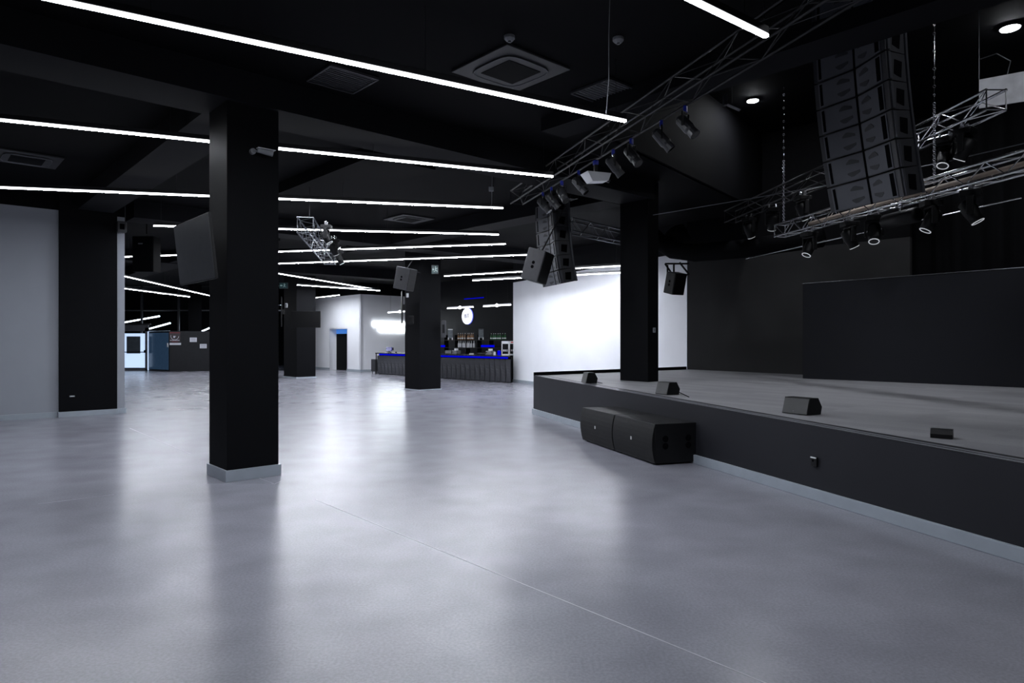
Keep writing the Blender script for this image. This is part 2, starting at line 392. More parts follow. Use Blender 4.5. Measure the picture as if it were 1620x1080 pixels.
lamp('light line second from the front, passing behind the foreground column', (*ext((0,188),(332,222),-150),0,4.52), (875,278,0,4.40), 4.46)
lamp('light line third from the front, passing behind the foreground column', ext((0,295),(332,307),-30), (796,328), 4.42)
lamp('light line starting left of the television and ending above the middle truss, fourth from front', (243,356), (789,370), 4.42)
lamp('long light line fifth from the front, crossing behind the silver truss', (195,405.5), (800,385), 4.42)
lamp('light line just under the fifth, touching the lower end of the silver truss', (390,418), (840,402), 4.42)
lamp('slanting light line falling to the right toward the white passage', (395,424.5), (600,458), 4.3, lm=LAMPF)
lamp('light line beside the far column, close under the slanting one', (470,450), (601,459), 4.2, lm=LAMPF)
lamp('short rising light line above the white passage wall', (490,471.5), (537,466), 4.2, lm=LAMPF)
lamp('light line above the bar, right of the bar column', (703,436,0,4.3), (982,419.5,0,3.98), 4.14, lm=LAMPW)
lamp('lowest light line along the top of the white wall', (748,443,0,4.1), (990,429.9,0,3.80), 3.95, lm=LAMPW)
lamp('steep slanting light line seen through the foyer opening', (196,436), (345,470), 4.2)
lamp('lower slanting light line seen through the foyer opening', (196,455.6), (300,469), 4.1)
# lamps behind the camera that light the foreground
0 and lamp('light line over the near hall behind the viewpoint, left', (-7.5,1.2,4.3), (-1.2,3.6,4.3), 4.3)
0 and lamp('light line over the near hall behind the viewpoint, centre', (-4.5,-3.5,4.3), (2.2,.3,4.3), 4.3)
0 and lamp('light line over the near hall behind the viewpoint, far left', (-14,6.0,4.3), (-8.8,8.6,4.3), 4.3)
# glowing tubes behind the facade, standing in for reflections in its glass
def glass_reflection(label, px0, py0, Y0, px1, py1, Y1):
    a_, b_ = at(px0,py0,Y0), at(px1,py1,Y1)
    o = MB().tube([a_,b_], .045, 8).build('reflection_tube', LAMPS); origin(o); tag(o, label, 'lamp')
glass_reflection('upper slanting light tube for a reflection in the dark foyer glass', 190,511,43.5, 252,500,41)
glass_reflection('lower slanting light tube for a reflection in the dark foyer glass, over the booth', 232,521,43.5, 269,511,41)
glass_reflection('light tube for a reflection in the foyer glass beside the foreground column', 318,524.5,43.5, 340,515,41)

# downlights above the stage
for px, py, wd, lb in ((1598,43,26,'largest round downlight at the top right above the stage'),(1191,158,17,'round downlight left of the big speaker array, nearest the front truss'),
        (1060,196,8,'small round downlight behind the front truss spotlights'),(1192,275,13,'round downlight in the stage ceiling, below the biggest one left of the array'),
        (1258,312,11,'lowest round downlight, beside the silver stage truss'),(1297,254,10,'round downlight touching the left edge of the big speaker array'),
        (1223,293,6,'tiny downlight between two larger ones over the stage'),(1617,190,10,'downlight at the right edge below the white ceiling board')):
    z = ZH-.02; p = gp2((px,py), z); r = wd/2*p.y/F
    t = thing('downlight', lb, 'downlight', p, 0)
    MB().tube([(0,0,.03),(0,0,-.02)], r*1.15, 20).build('trim_ring', BLK, t)
    MB().tube([(0,0,-.021),(0,0,-.03)], r, 20).build('lens', SPOTE, t)

# added downlight, out of view, put in to brighten the short truss and white board
t = thing('downlight', 'added round downlight over the near stage, outside the picture', 'downlight', (5.6,5.2,ZH-.02), 0)
MB().tube([(0,0,.03),(0,0,-.02)], .15, 20).build('trim_ring', BLK, t); MB().tube([(0,0,-.021),(0,0,-.03)], .12, 20).build('lens', SPOTE, t)
sl = bpy.data.lights.new('added_spot_beam','SPOT'); sl.energy = 170; sl.spot_size = math.radians(34); sl.spot_blend = .6; sl.shadow_soft_size = .1; sl.color = (.9,.93,1.)
so = bpy.data.objects.new('added_spot_beam', sl); COL.objects.link(so); so.location = (5.6,5.2,ZH-.12)
so.rotation_euler = (V((7.0,9.9,5.2))-so.location).to_track_quat('-Z','Y').to_euler()
sl = bpy.data.lights.new('added_stage_wash','SPOT'); sl.energy = 330; sl.spot_size = math.radians(78); sl.spot_blend = .8; sl.shadow_soft_size = .12; sl.color = (.9,.93,1.)  # added spot without a fixture, brightens the silver truss and stage carpet
so = bpy.data.objects.new('added_stage_wash', sl); COL.objects.link(so); so.location = (6.0,11.4,ZH-.12)
# ceiling cassette, vents, detectors
def cassette(label, px, py, s, z=ZC-.03, rot=ang(A)):
    p = gp2((px,py), z); t = thing('air_conditioner', label, 'air conditioner', p, rot)
    MB().box((0,0,.012), (s,s,.03), bev=.008).build('panel', CEILM, t)
    m = MB(); R = s*.36; n = 32; pts = []
    for k in range(n+1):
        a_ = 2*math.pi*k/n; c_, s_ = math.cos(a_), math.sin(a_)
        rr = R/(abs(c_)**5+abs(s_)**5)**(1/5); pts.append((rr*c_, rr*s_, -.02))
    m.tube(pts, .006, 6, False); m.build('rim', STE, t)
    m = MB(); m.poly([(p_[0],p_[1],-.006) for p_ in pts[:-1]], h=-.012); m.build('bezel', CABG, t)
    MB().box((0,0,-.02), (s*.5,s*.5,.008)).build('intake_grille', BLK, t)
CEILM = mat('ceiling unit', (.022,.0225,.027), .5)
cassette('nearest square ceiling air conditioner above the longest light line', 808,112,1.02)
cassette('square ceiling air conditioner above the fourth light line', 647,347,1.0)
cassette('dark ceiling air conditioner at the left edge between two light lines', 42,252,1.0)
cassette('far square ceiling air conditioner left of the bar column', 612,434,1.2)
cassette('small far ceiling unit above the pair of slanting light lines', 480,424,1.1)
cassette('flat pale ceiling unit above the white wall behind the hanging array', 942,414.5,1.3)
def vent(label, px, py, s, z=ZC-.02, half=False):
    p = gp2((px,py), z); t = thing('ceiling_vent', label, 'vent', p, ang(A))
    m = MB()
    for sx, sy, w1, w2 in ((0,1,s,.025),(0,-1,s,.025),(1,0,.025,s),(-1,0,.025,s)): m.box((sx*s/2,sy*s/2,0), (w1,w2,.03))
    m.build('frame', CABG, t); MB().box((0,0,.012), (s,s,.012)).build('backing', CEILM, t)
    m = MB(); k = 12
    for i in range(1,k): m.box((0,-s/2+s*i/k,0), (s,.008,.014)); 
    m.build('louvres', PLG if half else STE, t)
vent('square ceiling vent just above the longest light line, left part', 542,126,.64)
vent('finely slotted ceiling vent near the right end of the longest light line', 960,146,.66, half=True)
vent('faint ceiling vent behind the slanted light line near the far column', 553,436,.9)
for lb, px, py in (('white smoke detector above the second light line',766,254),('small ceiling detector above the nearest air conditioner',806,57),('pale detector at the top near the hanging cable',978,60),('detector on the ceiling right of the stage column',1058,365)):
    p = gp2((px,py), ZC); t = thing('smoke_detector', lb, 'detector', p)
    MB().tube([(0,0,0),(0,0,-.03),(0,0,-.055)], [.06,.06,.035], 14).build('body', PLG, t)
    MB().tube([(0,0,-.055),(0,0,-.07)], .018, 10).build('sensor', STE, t)
# hanging cables
o = MB().tube([at(966,-40,6.2), at(963,60,6.2), at(963,125,6.2), at(959,180,6.2)], .004, 6).build('hanging_cable', PLG); tag(origin(o), 'thin cable hanging in front of the slotted vent at the top', 'cable')
t = thing('hanging_sensor', 'small grey sensor on a cord above the end of the third light line', 'sensor', at(778,330,12.6))
pt = at(778,330,12.6); L0 = lambda q: tuple(V(q)-pt)
MB().tube([L0(at(779,268,12.6)),L0(at(778,300,12.6)),L0(at(778,322,12.6)),L0(at(775,330,12.6))], .006, 6).build('cord', PLG, t)
MB().box(L0(at(777,299,12.6)), (.09,.07,.08), bev=.01).build('body', PLG, t)

# ================================================================== TRUSSES
def truss(label, p0, p1, s, r=.022, mt=ALU, cell=None, name='lighting_truss', ends=True):
    p0, p1 = V(p0), V(p1); L_ = (p1-p0).length; t = thing(name, label, 'truss', p0); axis_obj(t, p1-p0)
    cs = [(0,-s/2),(0,s/2),(0,-s/2,s),(0,s/2,s)]; cs = [(-s/2,0),(s/2,0),(s/2,s),(-s/2,s)]
    for y, z in cs: MB().tube([(0,y,z),(L_,y,z)], r, 8).build('chord', mt, t, True)
    cell = cell or s*1.15; n = max(2, int(L_/cell)); m = MB(); c = L_/n
    for i in range(n):
        for j in range(4):
            (y0,z0), (y1,z1) = cs[j], cs[(j+1)%4]
            a_, b_ = (i*c, (i+1)*c) if (i+j)%2 else ((i+1)*c, i*c)
            m.tube([(a_,y0,z0),(b_,y1,z1)], r*.42, 5, False)
    for x in (0, L_):
        for j in range(4): m.tube([(x,*cs[j]),(x,*cs[(j+1)%4])], r*.5, 5, False)
    m.build('bracing', mt, t); return t
def TX(Y): return .405+.321*(12.64-Y)
def trY(px): return 4.463/((px-CX)/F+.321)
truss('long black truss running above the stage front, carrying spotlights with blue clamps', (TX(13.6),13.6,4.49), (TX(2.5),2.5,4.49), .26, .015, ALB, .6)
ST0, ST1 = V((5.58,13.96,3.88)), V((6.95,6.6,3.88))
DT = (ST1-ST0).normalized()
truss('bright silver truss over the stage, crossing under the big speaker array', ST0, ST1, .24, .021, ALU, .30)
U1 = at(1576,176,9.4); U0 = at(1440,224,11.4); U0.z = U1.z = 4.95
truss('short silver truss ending in front of the white ceiling board', U0, U1, .28, .022, ALU, .5)
M0, M1 = at(482,350+18,12.6), at(523,418,19); M0.z = M1.z = 3.75; M0 = V((-3.95,12.8,3.78)); M1 = V((-5.05,18.6,3.84))
truss('silver truss hanging in the middle of the hall, right of the foreground column', M0, M1, .29, .016, mat('dark aluminium',(.22,.23,.25),.3,metal=1.,var=.4,scale=9), .4)  # darker, more mottled than the other aluminium
for nm, (q0,q1) in enumerate(((at(897,352,15.5), at(992,371,17.3)),)):
    z_ = 4.32; a_, b_ = gp2((898,366),4.25), gp2((1000,388),4.25)
    truss('black ladder truss behind the hanging array, running to the stage column', a_, b_, .30, .018, STE, .35)
a_, b_ = gp2((1155,352),4.6), gp2((1330,280),4.6)
truss('dark rear truss over the stage, left of the big speaker array', a_, b_, .28, .016, ALB, .6)
# tan wrapped pipe and cables inside the silver truss
def P_(s, dy=0, dz=.12): return ST0+DT*s+Z*dz+V((-DT.y,DT.x,0))*dy
o = MB().tube([P_(1.0,.0,.10),P_(3.0,.02,.11),P_(7.2,.0,.10)], .035, 10).build('pipe', TAN); tag(origin(o), 'tan wrapped pipe lying inside the bright silver stage truss', 'pipe')
# curtain rail
a_, b_ = at(1180,409,14.9), at(1616,313,11.2)
o = MB().tube([a_,b_], .014, 8).build('curtain_rail', ALU); tag(origin(o), 'thin pale rail running below the silver stage truss', 'rail')
o = MB().tube([at(1033,340,13.3), at(1310,293,11.5), at(1500,255,10.4), at(1640,222,9.6)], .008, 6).build('steel_cable', STE); tag(origin(o), 'thin steel cable stretched from the stage column across the stage', 'cable')
for lb, px, py0, py1, Y in (('chain holding the left end of the silver stage truss',1240,205,352,13.7),('chain holding the middle of the silver stage truss',1478,70,292,10.4)):
    p, q = at(px,py1,Y), at(px,py1,Y); q.z = ZH; m = MB(); k = 0; zz = p.z
    while zz < q.z-.05:
        m.ring((p.x,p.y,zz+.03), (1,0,0) if k%2 else (0,1,0), .022, .006, 8, 4); zz += .036+.1*(zz > p.z+1.2); k += 1
    m.tube([(p.x,p.y,p.z),(q.x,q.y,q.z)], .005, 4)
    tag(origin(m.build('hoist_chain', ALU)), lb, 'chain')
# wires for trusses
def hang(label, x, y, z0, z1): tag(origin(MB().tube([(x,y,z0),(x,y,z1)], .006, 6).build('suspension_wire', ALB)), label, 'wire')
hang('suspension wire of the hall truss, near end', M0.x-.1, M0.y+.6, M0.z+.37, ZC); hang('suspension wire of the hall truss, far end', M1.x+.05, M1.y-.6, M1.z+.37, ZC)
for i, Y in enumerate((12.9,9.6,6.4)): hang('black drop wire of the stage front truss, '+('far one','middle one','near one')[i], TX(Y), Y, 4.78, ZC)

# ================================================================== STAGE LIGHTS
def make_spot():
    t = thing('stage_spotlight', '', 'stage light'); 
    MB().box((0,0,-.03), (.05,.06,.10), bev=.01).build('clamp', BLU, t)
    c = MB().tube([(0,-.03,-.09),(0,.03,-.09)], .02, 8).build('clamp_bolt', ALU, t)
    m = MB(); 
    for s in (-1,1): m.box((0,s*.105,-.19), (.03,.008,.22))
    m.box((0,0,-.085), (.03,.218,.008)); m.build('yoke', CAB, t)
    h = MB(); th = math.radians(50); d_ = V((math.cos(th),0,-math.sin(th))); c0 = V((0,0,-.26))
    h.tube([c0-d_*.16, c0-d_*.12, c0+d_*.10, c0+d_*.14, c0+d_*.24], [.05,.085,.09,.075,.085], 14)
    h.build('housing', mat('spotlight housing',(.028,.029,.033),.45), t)
    h = MB(); h.tube([c0+d_*.236, c0+d_*.243], .07, 14); h.build('lens', SCR, t)
    return t
def make_mover():
    t = thing('moving_head_light', '', 'stage light')
    m = MB(); m.box((0,-.07,-.02), (.05,.03,.09), bev=.006); m.box((0,.07,-.02), (.05,.03,.09), bev=.006); pieces(m, 'clamp', ALU, t)
    MB().box((0,0,-.11), (.26,.22,.09), bev=.015).build('base', CAB, t)
    m = MB()
    for s in (-1,1): m.box((0,s*.13,-.29), (.09,.035,.26), bev=.012)
    m.box((0,0,-.17), (.10,.29,.03), bev=.008); m.build('yoke', CAB, t)
    th = math.radians(62); d_ = V((math.cos(th),0,-math.sin(th))); c0 = V((0,0,-.36)); m = MB()
    m.tube([c0-d_*.17, c0-d_*.14, c0, c0+d_*.10, c0+d_*.17], [.05,.10,.105,.09,.085], 16); m.build('head', CAB, t, True)
    MB().ring(c0+d_*.172, d_, .078, .008).build('lens_ring', mat('lens ring',(.8,.8,.82),.3,emit=(.9,.93,1.),es=.35), t, True)  # faint glow added to make the rings look bright
    MB().tube([c0+d_*.165, c0+d_*.172], .07, 16).build('lens', SCR, t)
    return t
protoS, protoM = make_spot(), make_mover()
usedS = usedM = False
def place(proto, loc, rz, label, first, group=None, sc=1.):
    o = proto if first else copy_tree(proto)
    o.location = loc; o.rotation_euler = (0,0,rz); o['label'] = label; o.scale = (sc,)*3
    if group: o['group'] = group
    return o
spots = [(1067,'spotlight nearest the viewer on the black front truss, tilted right',-20),(1030,'bulky grey spotlight second from the near end of the front truss',10),(984,'slim grey spotlight third from the near end of the front truss, lit against the ceiling',-30),
 (956,'spotlight fourth along the front truss, just right of the white projector',30),(903,'spotlight directly left of the white projector on the front truss',0),
 (877,'spotlight second to the left of the white projector',-40),(861,'dark spotlight third from the far end of the front truss, blue clamp',20),(848,'farthest spotlight on the front truss above the hanging array',0)]
first = True
for px, lb, dr_ in spots:
    Y = trY(px); place(protoS, (TX(Y)+.13,Y,4.47), ang((1,-.35))+math.radians(dr_), lb, first, 'spotlights on the front truss', .8); first = False
# projector on the truss
Y = trY(930); t = thing('projector', 'white faceted projector hanging under the front truss', 'projector', (TX(Y)+.12,Y,4.47), .35)
MB().box((0,0,-.09), (.05,.05,.2)).build('pole', CAB, t)
MB().box((.0,0,-.03), (.07,.07,.07), bev=.01).build('clamp', BLU, t)
m = MB(); base = [(-.2,-.13,-.2),(.2,-.13,-.2),(.2,.13,-.2),(-.2,.13,-.2)]; low = [(-.10,-.1,-.34),(.17,-.1,-.31),(.17,.1,-.31),(-.10,.1,-.34)]
vb = [m.bm.verts.new(p) for p in base]; vl = [m.bm.verts.new(p) for p in low]
m.bm.faces.new(vb); m.bm.faces.new(vl[::-1])
for i in range(4): m.bm.faces.new([vb[i],vl[i],vl[(i+1)%4],vb[(i+1)%4]])
m.build('body', PLW, t); MB().tube([(.19,.0,-.26),(.24,0,-.27)], .05, 14).build('lens', SCR, t)
movers = [(1.0,0,'moving head light at the left end of the silver stage truss'),(2.15,160,'moving head light below the truss, left of the ring-lit one'),(2.75,40,'moving head light with a pale lens ring under the big array'),
 (3.95,-30,'moving head light in the middle of the silver stage truss, beside the dark drum'),(4.65,120,'moving head light with a bright open ring, right on the silver truss'),(5.9,60,'moving head light at the right edge of the silver truss')]
first = True
for s, r, lb in movers:
    p = ST0+DT*s; place(protoM, (p.x,p.y,p.z+.0), math.radians(200+r), lb, first); first = False
p = U0+(U1-U0)*.45; place(protoM, (p.x,p.y,p.z+.0), math.radians(215), 'moving head light with a full white ring below the short silver truss', False)
p = U0+(U1-U0)*.68; place(protoM, (p.x,p.y,p.z+.0), math.radians(120), 'dark moving head light behind the white-ringed one under the short truss', False)
for px, lb, r in ((1185,'dark moving head light hanging over the stage near the column',30),(1222,'dark moving head light right of the first under the rear truss',80),(1270,'dark moving head light under the rear truss nearest the big array',10)):
    q = gp2((px, 352+(px-1155)*(280-352)/175), 4.6); place(protoM, (q.x,q.y,4.6), math.radians(r), lb, False)
# heads on the hall truss
d_ = (M1-M0).normalized(); side = V((-d_.y,d_.x,0))
for s, lb, r in ((.6,'black spotlight on the near end of the hall truss',0),(2.6,'black spotlight in the middle of the hall truss',50),(4.6,'black spotlight near the low far end of the hall truss',20)):
    p = M0+d_*s-side*.34; place(protoM, (p.x,p.y,p.z+.30), math.radians(r), lb, False, sc=.8)
# drum between movers
p = ST0+DT*3.35; t = thing('drum_light', 'dark drum shaped light lying under the silver stage truss', 'stage light', (p.x,p.y,p.z))
axis_obj(t, V((DT.x,DT.y,0)))
m = MB(); m.box((0,0,-.05),(.04,.05,.12)); m.build('clamp', ALU, t)
MB().tube([(-.35,0,-.22),(-.33,0,-.22),(.33,0,-.22),(.35,0,-.22)], [.09,.12,.12,.09], 18).build('barrel', CAB, t, True)

# ================================================================== SPEAKER ARRAYS
def element(parent, P, tilt, h=.318, w=.55, depth=.48, n0=V((-.9,-.3,0))):
    n0 = n0.normalized(); e1 = V((-.5,.87,0)).normalized(); e2 = V((.1,-1,0)).normalized()
    # plan: centre seam C, left tip, right tip, back corners
    ax = V((-n0.y, n0.x, 0)); R = Matrix.Rotation(tilt, 4, ax)
    C_ = V((0,0,0)); Lt, Rt = e1*w, e2*w; bk = -n0*depth
    plan = [C_, Lt, Lt+bk*.78+e2*.1, Rt+bk*.95+e1*.1, Rt]
    def T(p, z): return R@(V((p.x,p.y,z)))
    m = MB(); g = .006
    lo = [m.bm.verts.new(T(p,-h+g)) for p in plan]; hi = [m.bm.verts.new(T(p,-g)) for p in plan]
    m.bm.faces.new(lo); m.bm.faces.new(hi[::-1])
    for i in range(5): m.bm.faces.new([lo[i],lo[(i+1)%5],hi[(i+1)%5],hi[i]])
    cab = thing_child('cabinet', m, CABG, parent, P)
    def panel(mb, a, b, u0, u1, z0, z1, off):   # patch on the face from plan point a to b
        d__ = (b-a); nn = V((d__.y,-d__.x,0)).normalized()
        if nn.dot(n0) < 0: nn = -nn
        q = [a+d__*u0, a+d__*u1]; pts = [(q[0],z0),(q[1],z0),(q[1],z1),(q[0],z1)]
        mb.poly([T(p_+nn*off,z_) for p_,z_ in pts], d=(R@(nn*.006)))
    mg = MB(); panel(mg,C_,Lt,.03,.90,-h+.014,-.014,.001); panel(mg,C_,Rt,.03,.86,-h+.014,-.014,.001)
    sub(mg,'grille',GRLG,cab)
    ms = MB(); panel(ms,C_,Lt,.80,.86,-h+.03,-.03,.006); panel(ms,C_,Rt,.70,.82,-h+.03,-.03,.006); panel(ms,C_,Lt,0,.03,-h,0,.006); panel(ms,C_,Rt,0,.03,-h,0,.006)
    sub(ms,'port_slot',DRK,cab)
    mm = MB()
    for zc in (-.09,-.23):
        for E in (Lt, Rt):
            nn = V((E.y,-E.x,0)).normalized(); nn = nn if nn.dot(n0) > 0 else -nn; s_ = 1 if zc > -.15 else -1
            shape = [(.14,.0),(.30,.035*s_),(.36,.035*s_),(.44,.0),(.44,-.018*s_),(.14,-.03*s_)]
            mm.poly([T(E*u+nn*.008, zc+z_) for u,z_ in shape], d=R@(nn*.003))
    sub(mm,'badge_recess',mat('array badge',(.035,.036,.04),.6),cab)
    # side rigging plate + handle recess
    a, b = Rt, Rt+bk*.95+e1*.1; d__ = b-a; nn = V((-d__.y,d__.x,0)).normalized(); nn = nn if nn.dot(e2) > 0 else -nn
    mr = MB(); mr.poly([T(a+d__*u+nn*.002,z_) for u,z_ in ((.05,-h+.01),(.16,-h+.01),(.16,-.01),(.05,-.01))], d=R@(nn*.018))
    mr.poly([T(a+d__*u+nn*.002,z_) for u,z_ in ((.86,-h),(.95,-h),(.95,0),(.86,0))], d=R@(nn*.02)); sub(mr,'rigging_plate',mat('rigging steel',(.09,.095,.11),.4,metal=.5),cab)
    mh = MB(); mh.poly([T(a+d__*u+nn*.002,z_) for u,z_ in ((.30,-h*.75),(.62,-h*.85),(.70,-h*.3),(.36,-h*.25))], d=R@(nn*.004)); sub(mh,'handle_recess',DRK,cab)
def thing_child(name, m, mt, parent, P):
    o = m.build(name, mt, parent); o.location = P; return o
def sub(m, name, mt, parent): return pieces(m, name, mt, parent) if name in ('port_slot','rigging_plate','badge_recess','grille') else m.build(name, mt, parent)
def array(C_, ztop, n, angs, labels, group, hh=.325):
    ax_n = V((-.9,-.3,0)).normalized(); p = V((C_[0],C_[1],ztop)); s = 0
    for i in range(n):
        th = math.radians(angs[i])
        t = thing('line_array_speaker', labels(i), 'speaker', p, 0, group)
        element(t, V((0,0,0)), th, hh-.004)
        p = p + V((0,0,-hh*math.cos(th))) - ax_n*hh*math.sin(th)
    return p
def elab(side, n):
    ords = ['top','second','third','fourth','fifth','sixth','seventh','eighth']
    def f(i):
        if i == n-1: return 'bottom grey cabinet of the %s' % side
        if i == 0: return 'top cabinet of the %s' % side
        return '%s cabinet from the top in the %s' % (ords[i], side)
    return f
RA = V((4.07,8.0,0))
array(RA, 5.93, 8, [0,2,4,6,8,10,11.5,13], elab('big curved speaker array at the upper right',8), 'cabinets of the big right array')
LA = V((.80,14.6,0))
array(LA, 4.72, 6, [0,3,5,7,9,12], elab('small curved speaker array left of the stage column',6), 'cabinets of the small left array', .30)
# rigging frames
def rig(label, c, z, w=1.0):
    t = thing('rigging_frame', label, 'rigging frame', (c.x+.2,c.y,z), ang(V((-.5,.87,0))))
    m = MB(); 
    for s in (-1,1): m.box((0,s*.2,.05), (w,.06,.08), bev=.006)
    m.box((w*.4,0,.05),(.06,.46,.08)); m.box((-w*.4,0,.05),(.06,.46,.08)); m.build('frame', CAB, t)
    m = MB(); m.box((0,0,.11), (.10,.5,.06)); m.build('beam', CAB, t)
rig('black frame carrying the big array at the top right', RA, 5.95, 1.2); rig('black frame carrying the small array', LA, 4.74, .9)
a_ = V((LA.x+.2,LA.y,0))
hang('wire lifting the small array', a_.x, a_.y, 4.80, ZC); hang('wire lifting the big array', RA.x+.2, RA.y, 6.1, ZH)
# box speakers
def boxspk(label, c, rz, tilt, size, name='loudspeaker', m1=CABG, bracket=None, hs=1):
    t = thing(name, label, 'speaker', c); t.rotation_euler = (tilt[0], tilt[1], rz)
    dx, dy, dz = size                          # local +x is the grille side
    MB().box((0,0,0), size, bev=.02).build('cabinet', m1, t)
    MB().box((dx/2+.006,0,0), (.014,dy*.94,dz*.95), bev=.004).build('grille', GRL, t)
    m = MB()
    for s in (-1,1): m.tube([(0,-hs*(dy/2-.01),s*.045),(0,-hs*(dy/2+.003),s*.045)], .035, 14)
    pieces(m, 'handle_recess', DRK, t)
    if bracket:
        m = MB()
        for q in bracket: m.tube(q, .015, 6)
        m.build('bracket', CAB, t)
    return t
boxspk('box loudspeaker tilted down on the upper left of the bar column', at(641,441,22.3), math.radians(-20), (0,math.radians(12),0), (.50,.52,.74), bracket=[[(0,0,.37),(.1,.1,.7)],[(0,.1,.3),(.3,.45,.3)]])
boxspk('large box loudspeaker hanging against the left side of the small array', at(850,421,13.9), math.radians(-28), (math.radians(-4),math.radians(16),0), (.40,.44,.66), bracket=[[(0,0,.3),(.25,.1,1.6)]])
t = boxspk('box loudspeaker hanging from a wall frame right of the stage column', at(1068,448,17.4), math.radians(-60), (0,math.radians(14),0), (.34,.40,.56), m1=CAB)
# its frame
o = thing('speaker_bracket', 'black triangulated wall frame holding the speaker by the white wall', 'bracket', at(1070,425,17.4))
c_ = at(1070,425,17.4); m = MB()
R_ = lambda px,py,Y=17.5: tuple(at(px,py,Y)-c_)
for p, q in (((1052,417),(1090,417)),((1052,417),(1066,437)),((1066,418),(1066,437)),((1066,437),(1090,434)),((1075,415),(1090,434)),((1056,419),(1056,438)),((1066,437),(1066,446))): m.tube([R_(*p),R_(*q)], .025, 6)
m.build('frame', CAB, o)

# ================================================================== SUBWOOFERS, MONITORS
SW = V((1.95,9.17,0)); du = -DS; dv = -NS
for k, lb in ((0,'near half of the black subwoofer pair on the floor by the stage'),(1,'far half of the black subwoofer pair on the floor by the stage')):
    L_ = 1.22; c = SW+du*(L_/2+k*(L_+.015)); t = thing('subwoofer', lb, 'subwoofer', c, ang(du), 'subwoofers by the stage')
    # local x along stage (far), local y = left = towards audience
    s = 1 if V((-math.sin(ang(du)), math.cos(ang(du)),0)).dot(NS) > 0 else -1
    MB().box((0,-s*.34,.295), (L_,.66,.55), bev=.012).build('cabinet', CAB, t)
    m = MB(); n = 8; pr = []
    for i in range(n+1):
        a_ = -1+2*i/n; pr.append((-s*.012+s*.045*(1-a_*a_), .03+.53*(i/n)))
    m.poly([(-L_/2+.008,y_,z_) for y_,z_ in pr]+[], d=V((L_-.016,0,0))); m.build('grille', GRL, t)
    MB().box((0,s*.036,.30), (.03,.006,.045), bev=.001).build('badge', LOGO, t)
    m = MB()
    for yy in (-.17,-.53):
        for zz in (.27,.37): m.tube([(-L_/2+.01,s*yy,zz-.01),(-L_/2-.004,s*yy,zz-.01)], .045, 14)
    pieces(m, 'handle_recess', DRK, t)
    m = MB()
    for xx in (-.5,.5):
        for yy in (-.08,-.6): m.tube([(xx,s*yy,0),(xx,s*yy,.025)], .03, 10)
    pieces(m, 'foot', DRK, t)
p = SW-NS*.70
pts = [p+Z*.35, p-NS*.05+du*.0+Z*.3, p-NS*.09+Z*.12, p-NS*.06-du*.05+Z*.02, p-NS*.02-du*.12+Z*.01]
tag(origin(MB().tube(pts, .009, 6).build('speaker_cable', DRK)), 'black cable looping at the rear corner of the subwoofer', 'cable')
def monitor(label, p, rz, wd, h, dp):
    t = thing('stage_monitor', label, 'speaker', p, rz, None)
    # local -y faces the audience, leaning back
    prof = [(-dp*.5,0),(dp*.42,0),(dp*.5,h*.45),(dp*.25,h),(-dp*.3,h)]
    m = MB(); m.poly([(-wd/2,y_,z_+.004) for y_,z_ in prof], d=V((wd,0,0))); m.build('cabinet', CAB, t)
    m = MB(); nrm = V((0,-h,dp*-.2)).normalized(); a0, a1 = V((0,-dp*.5,.012)), V((0,-dp*.3,h*.97))
    m.poly([a0+V((-wd*.48,-.004,0)),a0+V((wd*.48,-.004,0)),a1+V((wd*.48,-.004,0)),a1+V((-wd*.48,-.004,0))], d=V((0,-.006,0))); m.build('grille', mat('monitor grille',(.05,.051,.052),.55,bump=.4,bscale=600), t)
    MB().box((-wd*.05,-dp*.49,h*.16), (.014,.008,.02)).build('badge', LOGO, t)
def on_stage(px, py):
    k = (px-CX)/F; Y = 12.
    for _ in range(20): Y = (H-zs(Y))*F/(py-CY)
    return V((k*Y, Y, zs(Y)))
rm = ang(DS)   # local x along DS -> local -y faces audience side?
def mon(label, px, py, wd, h, dp, tw=0): 
    p = on_stage(px, py); p = p - NS*.12
    p.z = zs(p.y)+.002; monitor(label, p, ang(DS)+math.radians(tw), wd, h, dp)
mon('small stage wedge at the far end of the stage edge', 924,606, .30,.21,.24, -6)
mon('small stage wedge on the stage edge above the subwoofers', 1046,624, .30,.20,.26, 8)
mon('largest small wedge in the middle of the stage edge', 1256,655, .36,.20,.28, 12)
mon('low dark wedge near the right end of the stage edge', 1475,694, .18,.085,.13, 215)
for pts, lb in (([(935,602),(945,605),(953,607)],'thin cable trailing from the far stage wedge'),([(1062,618),(1069,620),(1076,622),(1090,629)],'thin cable trailing from the wedge above the subwoofers')):
    q = [on_stage(*p_)+Z*.012 for p_ in pts]; tag(origin(MB().tube(q, .006, 6).build('thin_cable', DRK)), lb, 'cable')
# socket on stage face
pp = V((0,0,0)); k = (1290-CX)/F; t0 = (k*S0.y-S0.x)/(DS.x-k*DS.y); q = S0+DS*t0; zz = H+(CY-730)/F*q.y
t = thing('wall_socket', 'small power socket with a pale strip on the stage face', 'socket', xy(q,zz)+NS*.001, ang(DS))
s = 1 if V((-math.sin(ang(DS)), math.cos(ang(DS)),0)).dot(NS) > 0 else -1
MB().box((0,s*.012,0), (.085,.024,.10), bev=.004).build('body', CAB, t); MB().box((0,s*.026,.045), (.08,.01,.014)).build('top_strip', PLW, t)
MB().tube([(-.01,s*.02,.01),(-.01,s*.027,.01)], .012, 10).build('socket_hole', DRK, t)
t = thing('wall_socket', 'tiny pale socket low on the left pilaster', 'socket', at(114,626.5,14.97), ang(A))
MB().box((0,-.02,0), (.10,.02,.03), bev=.003).build('plate', PLG, t); MB().box((0,-.032,0), (.07,.004,.012)).build('top_strip', PLW, t)

